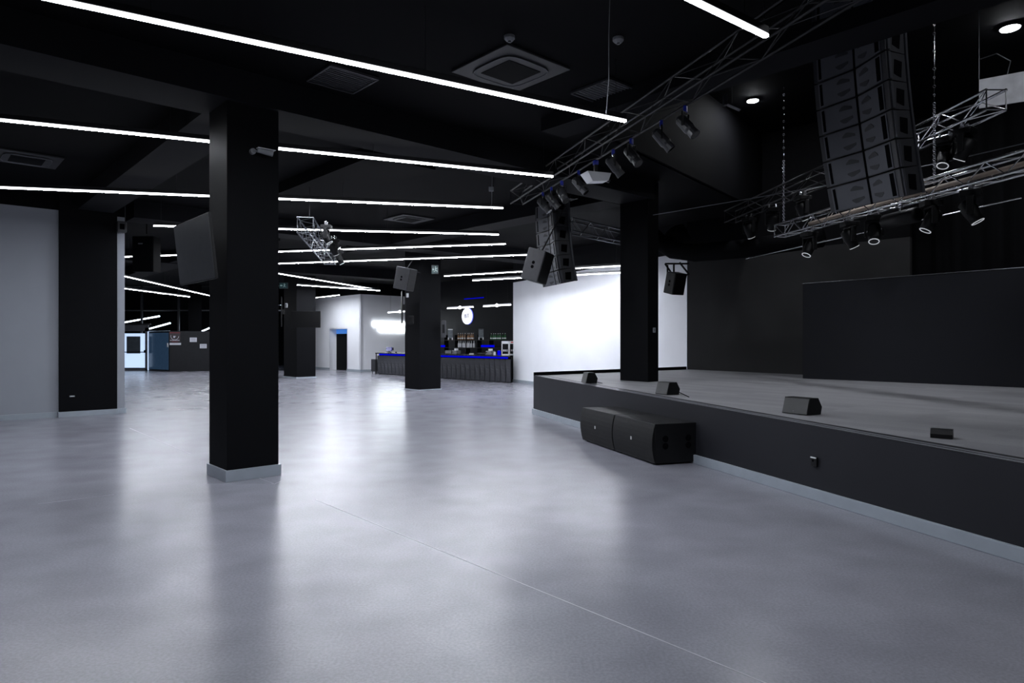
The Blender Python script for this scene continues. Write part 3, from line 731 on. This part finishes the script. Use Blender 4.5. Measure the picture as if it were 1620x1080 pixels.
# ================================================================== TV, camera, signs
def tv(label, c, rz, wd, h, tilt=0, bx=.12, sm=None):
    t = thing('television', label, 'television', c); t.rotation_euler = (math.radians(tilt),0,rz)
    MB().box((0,.012,0), (wd,.03,h), bev=.006).build('casing', CAB, t)
    MB().box((0,-.006,0), (wd-.02,.008,h-.025)).build('screen', sm or SCRM, t)
    MB().box((0,.02+bx/2+.02,0), (.12,bx,.2)).build('mount', CAB, t)
    return t
tc_ = CF+B*.30-A*.19+V((-.02,-.05,0)); 
t = tv('television tilted forward on the left face of the foreground column', V((tc_.x-.06,tc_.y,2.80)), ang(-B), 1.33, .76, 6, .10)
# side TV on far column
tv('black television on the far column', at(484,505,30.0), 0.05, 1.28,.74,0,.25,SCRD)
tv('edge-on television on the near side of the far column', at(445,493,29.6), ang((.33,-1)), .8,1.3,0,.1,SCRD)
tv('edge-on television on the left side of the bar column', at(635.5,486,22.9), ang((.2,-1)), .9,1.10,0,.1,SCRD)
t = thing('security_camera', 'white bullet security camera high on the foreground column', 'camera', V((0,0,0)))
c_ = CF+A*.34-B*.0; c_ = V((CF.x+A.x*.30, CF.y+A.y*.30, H+(CY-240)/F*(CF.y+.2))); t.location = c_; t.rotation_euler = (0,0,ang(A))
MB().tube([(-.0,-.0,0),(-.0,-.05,0)], .035, 14).build('base', PLG, t)
MB().tube([(-.0,-.05,0),(.06,-.09,.0)], .012, 8).build('arm', PLG, t)
MB().tube([(.03,-.10,.012),(.21,-.13,-.016)], .034, 14).build('barrel', PLG, t); MB().box((.13,-.118,.03), (.22,.08,.006), bev=.002).build('sunshield', PLW, t)
def exit_sign(label, c, rz, wd, h):
    t = thing('exit_sign', label, 'sign', c, rz)
    MB().box((0,.02,0), (wd,.05,h), bev=.008).build('housing', CABG, t)
    MB().box((0,-.008,0), (wd*.92,.006,h*.86)).build('face', SGN, t)
    m = MB(); s = h*.3; x0 = wd*.1                # running figure and arrow
    m.box((x0,-.013,s*1.0), (s*.3,.004,s*.3)); m.box((x0,-.013,s*.25), (s*.35,.004,s*.9), u=(1,0,.35)); m.box((x0-s*.3,-.013,-s*.6), (s*.8,.004,s*.22), u=(1,0,.8)); m.box((x0+s*.35,-.013,-s*.5), (s*.8,.004,s*.22), u=(1,0,-.7))
    m.box((x0+s*.4,-.013,s*.4), (s*.7,.004,s*.18), u=(1,0,.3)); m.build('running_figure', SGF, t)
    m = MB(); m.poly([(-wd*.38,-.011,0),(-wd*.24,-.011,s*.6),(-wd*.24,-.011,-s*.6)], d=V((0,-.004,0))); m.box((-wd*.17,-.013,0), (wd*.16,.004,s*.35)); m.build('arrow', SGF, t)
q = C3+A*.62; exit_sign('dark green exit sign near the top of the bar column', V((at(688,426,23.4).x,23.42,at(688,426,23.4).z)), .0, .24,.32)
exit_sign('small exit sign beside the foreground column, on the far column', at(448.5,451.5,30.2), 0, .40,.28)
def small(name, label, cat, c, size, mt, rz=0, extra=None, em=None):
    t = thing(name, label, cat, c, rz); MB().box((0,0,0), size, bev=min(size)*.15).build('body', mt, t)
    if extra: MB().box((0,-size[1]/2-.002,0), (size[0]*.5,.006,size[2]*.5)).build(extra, em or STE, t)
small('wall_lamp', 'tiny white device under the loudspeaker on the bar column', 'device', at(644.5,467,23.0), (.08,.06,.14), PLW, ang(B), 'lens')
small('wall_lamp', 'tiny white device on the far column beside the foreground column', 'device', at(453,483,29.9), (.10,.08,.2), PLG, 0, 'lens')
small('wall_speaker', 'small black wall speaker on the bar column', 'speaker', at(650,506,23.0), (.2,.16,.3), CAB, 0, 'grille', GRL)
small('wall_speaker', 'small black wall speaker on the right side of the bar column', 'speaker', at(702,520,23.6), (.15,.16,.6), CABG, 0, 'grille', GRL)
small('access_point', 'small grey box above the end of the left wall', 'device', V((at(192,359,15.75).x,15.75,at(192,359,15.75).z)), (.20,.16,.26), CABG, ang(A), 'vent_hole', DRK)
small('light_switch', 'small pale switch on the stage column', 'switch', at(1035,522,13.62), (.05,.03,.10), PLG, 0, 'rocker')
t = thing('hanging_speaker', 'dark tall cabinet hanging over the foyer, interrupting a light line', 'speaker', at(232,403,18.6))
MB().box((0,0,0), (.58,.4,.98), bev=.02).build('cabinet', BLK, t); MB().box((0,-.21,0), (.53,.02,.90)).build('grille', BLKC, t); MB().box((-.05,-.225,.28), (.12,.01,.03)).build('badge', PLG, t)
MB().tube([(0,0,.57),(0,0,ZC-at(232,403,18.6).z)], .02, 6).build('pole', CAB, t)
# white board hung near the stage ceiling
c_ = at(1588,139,9.9); t = thing('hanging_board', 'white board hanging from the ceiling at the upper right corner', 'board', c_, 0)
Q = [at(1549,126,10.2)-c_, at(1549,171,10.2)-c_, at(1624,159.5,9.95)-c_, at(1624,112,9.95)-c_]
MB().poly(Q, d=V((.012,.02,0))).build('panel', mat('grey white board',(.8,.81,.85),.6), t)
m = MB(); m.tube([Q[0],(Q[0].x,Q[0].y,ZH-c_.z)], .006, 6); m.build('hanger', STE, t)
m = MB(); m.tube([V(Q[0])*.4+V(Q[3])*.6, V(Q[0])*.4+V(Q[3])*.6+V((.05,0,.2)), V(Q[0])*.6+V(Q[3])*.4+V((-.02,0,.34)), V(Q[0])*.9+V(Q[3])*.1+V((-.05,0,.30))], .008, 6); m.build('cable', STE, t)
# shelf-like bracket light above the spotlights
t = thing('ceiling_bracket', 'grey angled bracket hanging left of the first stage downlight', 'bracket', at(1155,165,10.5))
MB().box((-.08,0,.06), (.05,.10,.16), bev=.004).build('upright', CABG, t); MB().box((.04,0,-.03), (.26,.10,.03), u=(1,0,-.45), bev=.004).build('arm', CABG, t)
m = MB(); m.tube([(.03,0,.0),(.03,0,ZH-at(1155,165,10.5).z)], .006, 6); m.build('hanger', CABG, t)
t = thing('security_camera', 'small pale camera in the dark left of the big array', 'camera', at(1270,90,8.6))
MB().tube([(-.07,0,.0),(.0,0,-.03)], .035, 12).build('barrel', PLW, t); MB().tube([(0,0,-.02),(.16,.05,-.03)], .012, 6).build('arm', CAB, t); MB().tube([(.15,.05,-.03),(.15,.05,ZH-at(1270,90,8.6).z)], .012, 6).build('pole', CAB, t)

# video wall and curtain
v0, v1 = at(1270,598,14.8), at(1620,614,12.3); v1 = v0+(v1-v0)*1.75; dd = V((v1.x-v0.x,v1.y-v0.y,0)); 
t = thing('video_wall', 'large dark video wall standing on the stage at the right', 'screen', V((v0.x,v0.y,0)), ang(dd)); L_ = dd.length
m = MB(); m.poly([(0,0,zs(v0.y)+.002),(L_,0,zs(v1.y)+.002),(L_,0,3.12),(0,0,2.97)], d=V((0,.14,0))); m.build('frame', CAB, t)
m = MB(); m.poly([(.01,-.004,zs(v0.y)+.01),(L_-.01,-.004,zs(v1.y)+.01),(L_-.01,-.004,3.10),(.01,-.004,2.955)], d=V((0,-.006,0))); m.build('screen_face', LEDW, t)
MB().tube([(0,-.01,2.975),(L_,-.01,3.125)], .006, 6).build('top_edge', STE, t)
m = MB(); P0, P1 = V((8.3,15.3,0)), V((16.9,8.6,0)); n = 160; pl = []
for i in range(n+1):
    u = i/n; nn = V((P1.y-P0.y, -(P1.x-P0.x),0)).normalized(); pl.append(P0+(P1-P0)*u+nn*.07*math.sin(u*n*1.15))
lo = [m.bm.verts.new((p.x,p.y,.72)) for p in pl]; hi = [m.bm.verts.new((p.x,p.y,6.6)) for p in pl]
for i in range(n): m.bm.faces.new([lo[i],lo[i+1],hi[i+1],hi[i]])
tag(origin(m.build('stage_curtain', CRT, None, True)), 'black curtain hanging behind the video wall', 'curtain')
# ventilation duct by stage wall
t = thing('ventilation_duct', 'thick dark duct curving down above the white wall right of the stage column', 'duct', at(1050,392,17))
c_ = at(1050,392,17); D_ = lambda px,py,Y: tuple(at(px,py,Y)-c_)
MB().tube([D_(1010,350,17.6),D_(1040,380,17.5),D_(1065,396,17.2),D_(1100,400,16.6),D_(1180,393,15.8),D_(1300,375,14.5)], .22, 14).build('pipe', CEIL, t, True)
MB().tube([D_(1068,368,17.6),D_(1078,384,17.4)], [.3,.26], 14).build('collar', CEILG, t, True)

# ================================================================== BAR
BR = V((.0,27.35,0)); BLf = V((-6.95,34.9,0)); db_ = (BLf-BR).normalized(); LB_ = (BLf-BR).length; na = V((-db_.y, db_.x, 0)); na = na if na.y < 0 else -na   # towards room
BR = BR+db_*.05
bar = thing('bar_counter', 'long dark bar counter with wavy slatted front and blue light strip', 'bar', BR, ang(db_))
s = 1 if V((-math.sin(ang(db_)), math.cos(ang(db_)),0)).dot(na) > 0 else -1
MB().poly([(.03,-s*.05,0),(LB_,-s*.05,0),(LB_,-s*.55,0),(.55,-s*.55,0)], h=1.04).build('body', BLK, bar)
MB().poly([(-.02,s*.14,1.065),(LB_+.05,s*.14,1.065),(LB_+.05,-s*.6,1.065),(.66,-s*.6,1.065)], h=.05).build('worktop', mat('bar top',(.02,.02,.025),.25), bar)
m = MB(); n = int(LB_/.33); st = LB_/n
for i in range(n):                            # wavy vertical slats
    x = i*st+.01; zz = [0.03+.94*j/8 for j in range(9)]; K = []
    for j, z_ in enumerate(zz):
        u = j/8; off = .10+.10*math.cos(u*math.pi*1.0)*(1 if i%1 == 0 else -1); K.append((off, z_))
    a_ = [m.bm.verts.new((x, s*.02, z_)) for o_,z_ in K]; b_ = [m.bm.verts.new((x+st*(.5-.18*math.sin(j*math.pi/4.6)), s*(.02+.09), z_)) for j,(o_,z_) in enumerate(K)]; c__ = [m.bm.verts.new((x+st-.02, s*.02, z_)) for o_,z_ in K]
    for j in range(8):
        m.bm.faces.new([a_[j],b_[j],b_[j+1],a_[j+1]]); m.bm.faces.new([b_[j],c__[j],c__[j+1],b_[j+1]])
    m.bm.faces.new([a_[-1],b_[-1],c__[-1]]); m.bm.faces.new([c__[0],b_[0],a_[0]])
m.build('slatted_front', BARP, bar)
MB().box((LB_/2,s*.03,1.03), (LB_-.35,.03,.075)).build('light_strip', BLE, bar)
for xx in (LB_+.02,):
    m = MB(); m.box((xx,s*.1,.54), (.04,.04,1.06)); m.build('end_post', CAB, bar)
def lb_(px, off=0.):                          # point over the counter line offset behind by off
    P = BR-na*off; k = (px-CX)/F; t_ = (k*P.y-P.x)/(db_.x-k*db_.y); return P+db_*t_
c_ = lb_(595, -.05); c_ = V((at(595.5,577,35.6).x,35.6,0))
t = thing('cabinet', 'low grey cabinet at the left end of the bar', 'cabinet', c_, ang(db_)); MB().box((0,0,.44), (.4,.4,.64), bev=.01).build('body', CABG, t)
m = MB(); 
for a_ in (-.15,.15):
    for b_ in (-.15,.15): m.tube([(a_,b_,0),(a_,b_,.13)], .02, 6)
pieces(m, 'foot', CAB, t); MB().box((0,.205,.44), (.36,.01,.58)).build('door', CABG, t)
# back shelf
ZR = ang(db_)
SHO = 2.35                                    # shelf line offset behind the counter
def sh(px, off=SHO): return lb_(px, off)
e0, e1 = sh(690), sh(817)
shelf = thing('bar_shelf', 'dark shelf unit on the back wall of the bar', 'shelf', e1, ZR); LS = (e0-e1).length
def zpx(py, P): return H+(CY-py)/F*P.y
SZ = [zpx(560,sh(750)), zpx(549.6,sh(750)), zpx(537.4,sh(750))]
m = MB()
for z_ in SZ[1:]: MB().box((LS/2,0,z_-.015), (LS,.3,.03)).build('shelf_board', CAB, shelf)
MB().box((LS/2,0,SZ[0]/2), (LS,.5,SZ[0]), bev=.01).build('base_cabinet', CAB, shelf)
for i in range(8):
    x_ = LS*i/7; MB().box((x_,0,SZ[0]+(SZ[2]-SZ[0]+.25)/2), (.02,.28,SZ[2]-SZ[0]+.25)).build('upright', STE if False else CAB, shelf)
for a_, b_ in ((761,782),(697,704)):
    p, q = sh(a_,SHO-.16), sh(b_,SHO-.16); o = MB().box(((p-q).length/2,0,0), ((p-q).length,.02,.10)).build('light_strip', BLE, None)
    o.location = xy(q, zpx(547.3,q)); o.rotation_euler = (0,0,ZR); tag(o, 'blue light strip under the shelf beside the '+('green bottles' if a_ > 750 else 'bar column'), 'lamp')
def bottle_proto(name, glass, hh, r, cap, lbl, grp, band=None):
    t = thing(name, lbl, 'bottle', (0,0,0), 0, grp)
    MB().tube([(0,0,0),(0,0,.02*hh),(0,0,.58*hh),(0,0,.72*hh),(0,0,.95*hh)], [r*.9,r,r,r*.38,r*.32], 12).build('glass', glass, t, True)
    MB().tube([(0,0,.93*hh),(0,0,hh)], r*.4, 10).build('cap', cap, t)
    MB().tube([(0,0,.15*hh),(0,0,.33*hh)], r*1.02, 12, False).build('paper_label', band or PPR, t)
    return t
def row(pxs, zref, hh, r, glass, cap, what, grp, band=None, off=SHO-.05):
    pr = None
    for i, px in enumerate(pxs):
        P = sh(px, off)
        lbl = what+(', leftmost' if i == 0 else ', rightmost' if i == len(pxs)-1 else ', number %s from left' % ['','second','third','fourth','fifth','sixth','seventh','eighth','ninth','tenth'][i])
        lbl = lbl.replace('number ','')
        if pr is None: pr = o = bottle_proto('bottle', glass, hh, r, cap, lbl, grp, band)
        else: o = copy_tree(pr)
        o.location = xy(P, zref); o['label'] = lbl
row((725.3,728.8,732,736,740.3,742.6,745.8,748.5), SZ[2], .33,.045, BRN, PLW, 'brown bottle with pale neck on the upper bar shelf', 'brown bottles', CLR)
row((726,729,733,736,739.5,742.3,745.7,750), SZ[1], .33,.05, CLR, PLW, 'pale bottle on the lower bar shelf', 'pale bottles')
row((777.3,781,784,788,791.2,795.2,799.2), SZ[2], .30,.05, GRN, PLW, 'green bottle on the right upper bar shelf', 'green bottles', PLW)
# menu stands
for px, lb, mt in ((712.5,'grey printed menu stand left of the brown bottles',PLW),(761,'grey printed menu stand right of the brown bottles',CABG)):
    P = sh(px, SHO-.06); t = thing('menu_stand', lb, 'stand', xy(P,SZ[2]), 0)
    MB().box((0,0,.30), (.24,.03,.44), u=(1,0,0), bev=.003).build('board', mat('menu board',(.13,.15,.17),.5,var=.3,scale=20), t)
    MB().box((0,-.01,.53), (.24,.04,.05)).build('header', mt, t)
    for s_ in (-1,1): MB().box((s_*.10,-.01,.06), (.05,.06,.12)).build('foot', PLW, t)
    m = MB(); 
    for z_ in (.44,.36,.28): m.box((0,-.02,z_), (.12,.006,.018))
    m.build('print', PLG, t)
# coffee machines etc. on the counter
def on_bar(px, off=.28): P = lb_(px, off); return xy(P, 1.116)
for px, lb in ((722,'white coffee machine on the bar, left of centre'),(776,'white coffee machine on the bar near the glass fridge')):
    t = thing('coffee_machine', lb, 'coffee machine', on_bar(px), ZR+math.pi)
    MB().box((0,0,.10), (.34,.26,.16), bev=.02).build('body', PLG, t); MB().box((0,0,.02), (.38,.3,.03), bev=.006).build('drip_tray', STE, t)
    for xx in (-.09,0,.09): MB().tube([(xx,0,.18),(xx,0,.27)], .035, 12).build('cup', PLW, t)
    MB().tube([(.15,-.1,.18),(.2,-.13,.10),(.2,-.13,.04)], .01, 6).build('steam_wand', ALU, t); MB().box((-.1,-s*.0-.15,.12),(.05,.1,.03)).build('filter_handle', CAB, t)
for px, lb in ((800,'white framed glass drinks fridge on the bar with a red header'),(810.5,'second drinks fridge, cut off at the white wall')):
    P = lb_(799.5,.30) if px < 805 else V((.04,28.5,0))
    t = thing('drinks_fridge', lb, 'fridge', xy(P,1.116), 0)
    m = MB(); m.box((-.14,0,.30), (.035,.3,.58), bev=.004); m.box((.14,0,.30), (.035,.3,.58), bev=.004); m.box((0,0,.545), (.3,.3,.11), bev=.004); m.box((0,0,.03), (.3,.3,.06), bev=.004); m.box((0,.13,.3), (.3,.02,.58)); m.build('cabinet', PLW, t)
    MB().box((0,-.13,.27), (.25,.01,.43)).build('door', SCR, t)
    if px > 805: MB().box((0,0,-.558), (.36,.34,1.11), bev=.01).build('base_cabinet', BLK, t); MB().box((0,-.152,.55), (.18,.006,.05)).build('header_print', mat('red print',(.5,.05,.05),.5), t)
    for z_ in (.16,.30): MB().box((0,-.02,z_), (.24,.2,.01)).build('shelf', STE, t)
    for xx in (-.07,0,.07): MB().tube([(xx,-.145,.17),(xx,-.145,.25)], .018, 8).build('can', PLW, t)
t = thing('tablet', 'pale tablet on a tilted stand at the left of the visible bar', 'tablet', on_bar(709), 0)
MB().box((0,0,.10), (.28,.012,.17), up=(0,.5,.8), bev=.003).build('screen', PLG, t); MB().box((0,.03,.01), (.16,.14,.02)).build('base', CAB, t); MB().tube([(0,.03,.02),(0,.02,.09)], .015, 8).build('stem', CAB, t)
t = thing('cash_register', 'dark touch screen till on the left end of the bar', 'till', on_bar(615.5), 0)
MB().box((0,0,.19), (.32,.03,.22), up=(0,.25,1), bev=.006).build('screen', mat('till screen',(.02,.02,.12),.2,emit=(.02,.02,.3),es=.2), t); MB().box((.16,.08,.20), (.12,.03,.14), bev=.004).build('customer_display', CAB, t); MB().box((0,.05,.03), (.2,.2,.05), bev=.01).build('base', CAB, t); MB().box((0,.04,.1), (.05,.04,.14)).build('stem', CAB, t)
for px, lb, c3, mt in ((746,'small white dish on the middle of the bar',(.20,.14,.06),PLW),(789.5,'blue lit small appliance beside the drinks fridge',(.14,.12,.2),BLE),(626.5,'tiny dark box on the left end of the bar',(.08,.08,.05),CAB),(762,'low dark tray on the bar between the coffee machines',(.45,.2,.07),CAB),(782.5,'white jug beside the right coffee machine',(.10,.10,.14),PLW)):
    t = thing('bar_item', lb, 'bar item', on_bar(px), 0)
    t.name = {'small':'dish','blue ':'small_appliance','tiny ':'small_box','low d':'tray','white':'jug'}[lb[:5]]; t['category'] = {'dish':'dish','small_appliance':'appliance','small_box':'box','tray':'tray','jug':'jug'}[t.name.split('.')[0]]
    MB().box((0,0,c3[2]/2), c3, bev=min(c3)*.2).build('body', mt, t); MB().box((0,0,c3[2]+.008), (c3[0]*.7,c3[1]*.7,.015), bev=.003).build('lid', STE, t)
# disc sign
def bw(px, off=.0): k = (px-CX)/F; P = BB0-A*(.0+off); t_ = (k*P.y-P.x)/(B.x-k*B.y); return P+B*t_
P = bw(739.6,.06); zc = zpx(500,P); R_ = 12.7/F*P.y
t = thing('round_sign', 'glowing white round sign with small letters on the bar wall', 'sign', xy(P,zc), ang(-B))
def disc(m, R, y0, y1, n=40): m.tube([(0,y0,0),(0,y1,0)], R, n)
m = MB(); disc(m,R_,0,-.05); m.build('face', DISC, t)
m = MB(); disc(m,R_*1.03,.05,.0); m.build('backing', mat('blue glow rim',(.05,.05,.3),.5,emit=(.15,.2,1.),es=.6), t)
def text(body, size, mt, name, parent, loc, rot=(math.radians(90),0,0), ext_=.004):
    cu = bpy.data.curves.new('txt','FONT'); cu.body = body; cu.size = size; cu.align_x = 'CENTER'; cu.align_y = 'CENTER'; cu.extrude = ext_
    o = bpy.data.objects.new('txt', cu); COL.objects.link(o); bpy.context.view_layer.update()
    me = bpy.data.meshes.new_from_object(o.evaluated_get(bpy.context.evaluated_depsgraph_get())); bpy.data.objects.remove(o)
    me.materials.clear(); me.materials.append(mt); q = bpy.data.objects.new(name, me); COL.objects.link(q); q.parent = parent; q.location = loc; q.rotation_euler = rot; return q
text('BIT', R_*.70, mat('purple letters',(.02,.01,.12),.6,spec=0.), 'lettering', t, (0,-.058,0))
# bar linear lamps
for x0, x1, y_, lb in ((708,748.5,486.5,'white lamp bar above the round sign'),(765,808,483,'white lamp bar right of the round sign'),(614,652,493,'white lamp bar over the left of the bar')):
    off = 1.4; p, q = lb_(x0,off), lb_(x1,off); c_ = (p+q)/2; z_ = zpx(y_, c_); t = thing('bar_lamp', lb, 'lamp', xy(c_,z_), ang(q-p)); L_ = (q-p).length*.98
    MB().box((0,0,.03), (L_,.08,.05), bev=.005).build('housing', mat('lit lamp housing',(.7,.7,.75),.5,emit=(.8,.8,.9),es=.45), t); MB().box((0,0,-.01), (L_,.09,.035), bev=.005).build('diffuser', LAMPS, t)
    m = MB(); m.tube([(0,0,.08),(0,0,.0),(0,0,-.06)], [.03,.09,.04], 12); m.build('spot', LAMPS, t)
    m = MB()
    for sx in (-.4,.4): m.tube([(sx*L_,0,.05),(sx*L_,0,ZC-z_)], .004, 5)
    pieces(m, 'suspension_wire', CAB, t)
o = MB().tube([(0,0,0),(1.6,0,0)], .02, 8).build('blue_lamp', BLE); p = bw(765,.08); o.location = xy(p, zpx(470.5,p)); o.rotation_euler = (0,0,ang(B)); tag(o, 'faint blue light line high on the bar wall', 'lamp')
# lit lettering on the white wall
def wpt(px, off=.05): k = (px-CX)/F; t_ = (k*C12.y-C12.x)/(A.x-k*A.y); return C12+A*t_-B*off
p0_, p1_ = wpt(590), wpt(641)
t = thing('neon_sign', 'glowing white two-line neon lettering on the wall left of the bar', 'sign', xy(p0_,0), ang(A)); LL = (p1_-p0_).length
m = MB(); x = 0; zt = zpx(512,p0_); random.seed(3)
k = 0
while x < LL:                                 # first row of bent tube strokes
    h = .22; w_ = .16; c = [(x,0,zt-h/2),(x+.02,0,zt+h/2),(x+w_*.6,0,zt+h/2-.03*(k%3)),(x+w_*.75,0,zt),(x+w_*.3,0,zt-.02),(x+w_*.8,0,zt-h/2)]
    m.tube(c, .035, 6); x += w_+.05; k += 1
m.build('upper_tubes', NEON, t)
m = MB(); x = LL*.19; zt2 = zpx(520.5,p0_); k = 0
while x < LL:
    h = .26; w_ = .17; c = [(x,0,zt2+h/2),(x+.01,0,zt2-h/2),(x+w_*.5,0,zt2-h/2+.02),(x+w_*.8,0,zt2+h/2)]
    m.tube(c, .035, 6); x += w_+.04; k += 1
m.build('lower_tubes', NEON, t)
MB().box((LL*.6,.03,(zt+zt2)/2), (LL*.8,.01,.03)).build('mounting_rail', ALU, t)

# ================================================================== FOYER
c0 = gp(268.3,587.7); cl = V((at(235,585,FY).x,FY-.1,0)); cr_ = V((-17.45,38.6,0)); HB = 2.29
booth = thing('booth', 'dark foyer booth with posters and a glass side', 'booth', c0)
m = MB(); pl = [c0, cr_, V((-16.6,FY-.1,0)), cl]
m.poly([p-c0 for p in pl], h=HB); m.build('walls', mat('booth paint',(.014,.0145,.017),.5,spec=.2), booth)
def lerp(a_, b_, u): return a_+(b_-a_)*u
dl = (cl-c0).normalized(); nl = V((dl.y,-dl.x,0)); nl = nl if nl.y < 0 else -nl
cc = (lerp(c0,cl,.5)-c0)+nl*.015; MB().box(xy(cc,1.15), ((cl-c0).length*.92,.02,2.1), dl).build('glass_panel', BLD, booth)
MB().box(xy(lerp(c0,cl,.95)-c0+nl*.03,1.15), (.07,.04,2.25), dl).build('lit_post', DOORL, booth)
MB().box(xy(lerp(c0,cl,.06)-c0+nl*.04,1.5), (.10,.03,.24), dl).build('lock_plate', PLW, booth)
m = MB(); m.tube([xy(cl-c0,HB+.02),xy(c0-c0,HB+.02)], .025, 6); m.build('top_rail', ALU, booth)
drr = (cr_-c0).normalized(); nr = V((drr.y,-drr.x,0)); nr = nr if nr.y < 0 else -nr
def bo(px, py, wd, h, name, label, mt, cat, extra=None):
    k = (px-CX)/F; t_ = (k*c0.y-c0.x)/(drr.x-k*drr.y); P = c0+drr*t_+nr*.012; z_ = zpx(py,P)
    t = thing(name, label, cat, xy(P,z_), ang(drr)); MB().box((0,0,0), (wd,.012,h)).build('sheet', mt, t)
    if extra: extra(t, wd, h)
    return t
def post_x(t, wd, h):
    MB().box((0,-.01,h*.44), (wd*.98,.006,h*.12)).build('red_band', RED, t); MB().box((0,-.01,-h*.47), (wd*.6,.006,h*.06)).build('red_foot', RED, t)
    m = MB(); m.ring((0,-.010,h*.08), (0,1,0), wd*.36, .012, 16, 4, .55); m.box((-wd*.05,-.01,h*.02),(wd*.16,.006,h*.2)); m.box((wd*.03,-.01,h*.08),(wd*.14,.006,h*.06)); m.build('emblem', PPR, t)
    m = MB()
    for i in range(6): m.box((-wd*.38+i*wd*.15,-.01,-h*.33),(wd*.10,.006,h*.08))
    m.build('print_line', PPR, t)
bo(276.5,533,.55,.56,'poster','black and red poster on the foyer booth',mat('poster black',(.03,.02,.024),.4),'poster',post_x)
bo(277.3,543.8,.58,.12,'paper_strip','white paper strip under the red and black poster',PPR,'paper')
def pr_x(t, wd, h):
    m = MB()
    for i in range(4): m.box((0,-.008,h*(.3-.2*i)),(wd*.7,.004,h*.05))
    m.build('print', INK, t)
bo(305.8,537.3,.36,.25,'paper_sheet','white paper sheet on the booth, higher one in the middle',PPR,'paper',pr_x)
bo(321.6,547.3,.36,.25,'paper_sheet','white paper sheet on the booth, lower one at the right',PPR,'paper',pr_x)
# entrance door
xl, xr = at(197,580,FY-.2).x, at(234,580,FY-.2).x; yd = FY-.12
dm = MB(); dm.box(((xl+xr)/2-.2,yd,2.48), (xr-xl+.4,.12,.36)); dm.box((xr-.09,yd,1.25), (.18,.12,2.5)); dm.box((xl-.5,yd,1.25), (.3,.12,2.5)); dm.box(((xl+xr)/2-.2,yd,.06), (xr-xl+.4,.12,.12))
d2 = struct('door_2', dm, GRYD)
MB().box(((xl+xr)/2-.21,yd-.01,1.17), (xr-xl+.0,.05,2.0), bev=.01).build('door_leaf', DOORL, d2)
px0, px1 = at(203,550,FY).x, at(224.5,550,FY).x
MB().box(((px0+px1)/2,yd-.05,1.50), (px1-px0,.02,1.0)).build('door_window', DGL, d2)
MB().tube([(xl-.1,yd-.1,1.08),(xr-.16,yd-.1,1.08)], .025, 8).build('push_bar', CAB, d2); MB().box((xr-.16,yd-.1,1.12), (.10,.08,.16)).build('latch', CAB, d2)
# grey door sliver beside far column
struct('door_3', MB().box((-14.6,FY-.1,1.05), (1.6,.06,2.1)), mat('grey far door',(.10,.11,.115),.5))
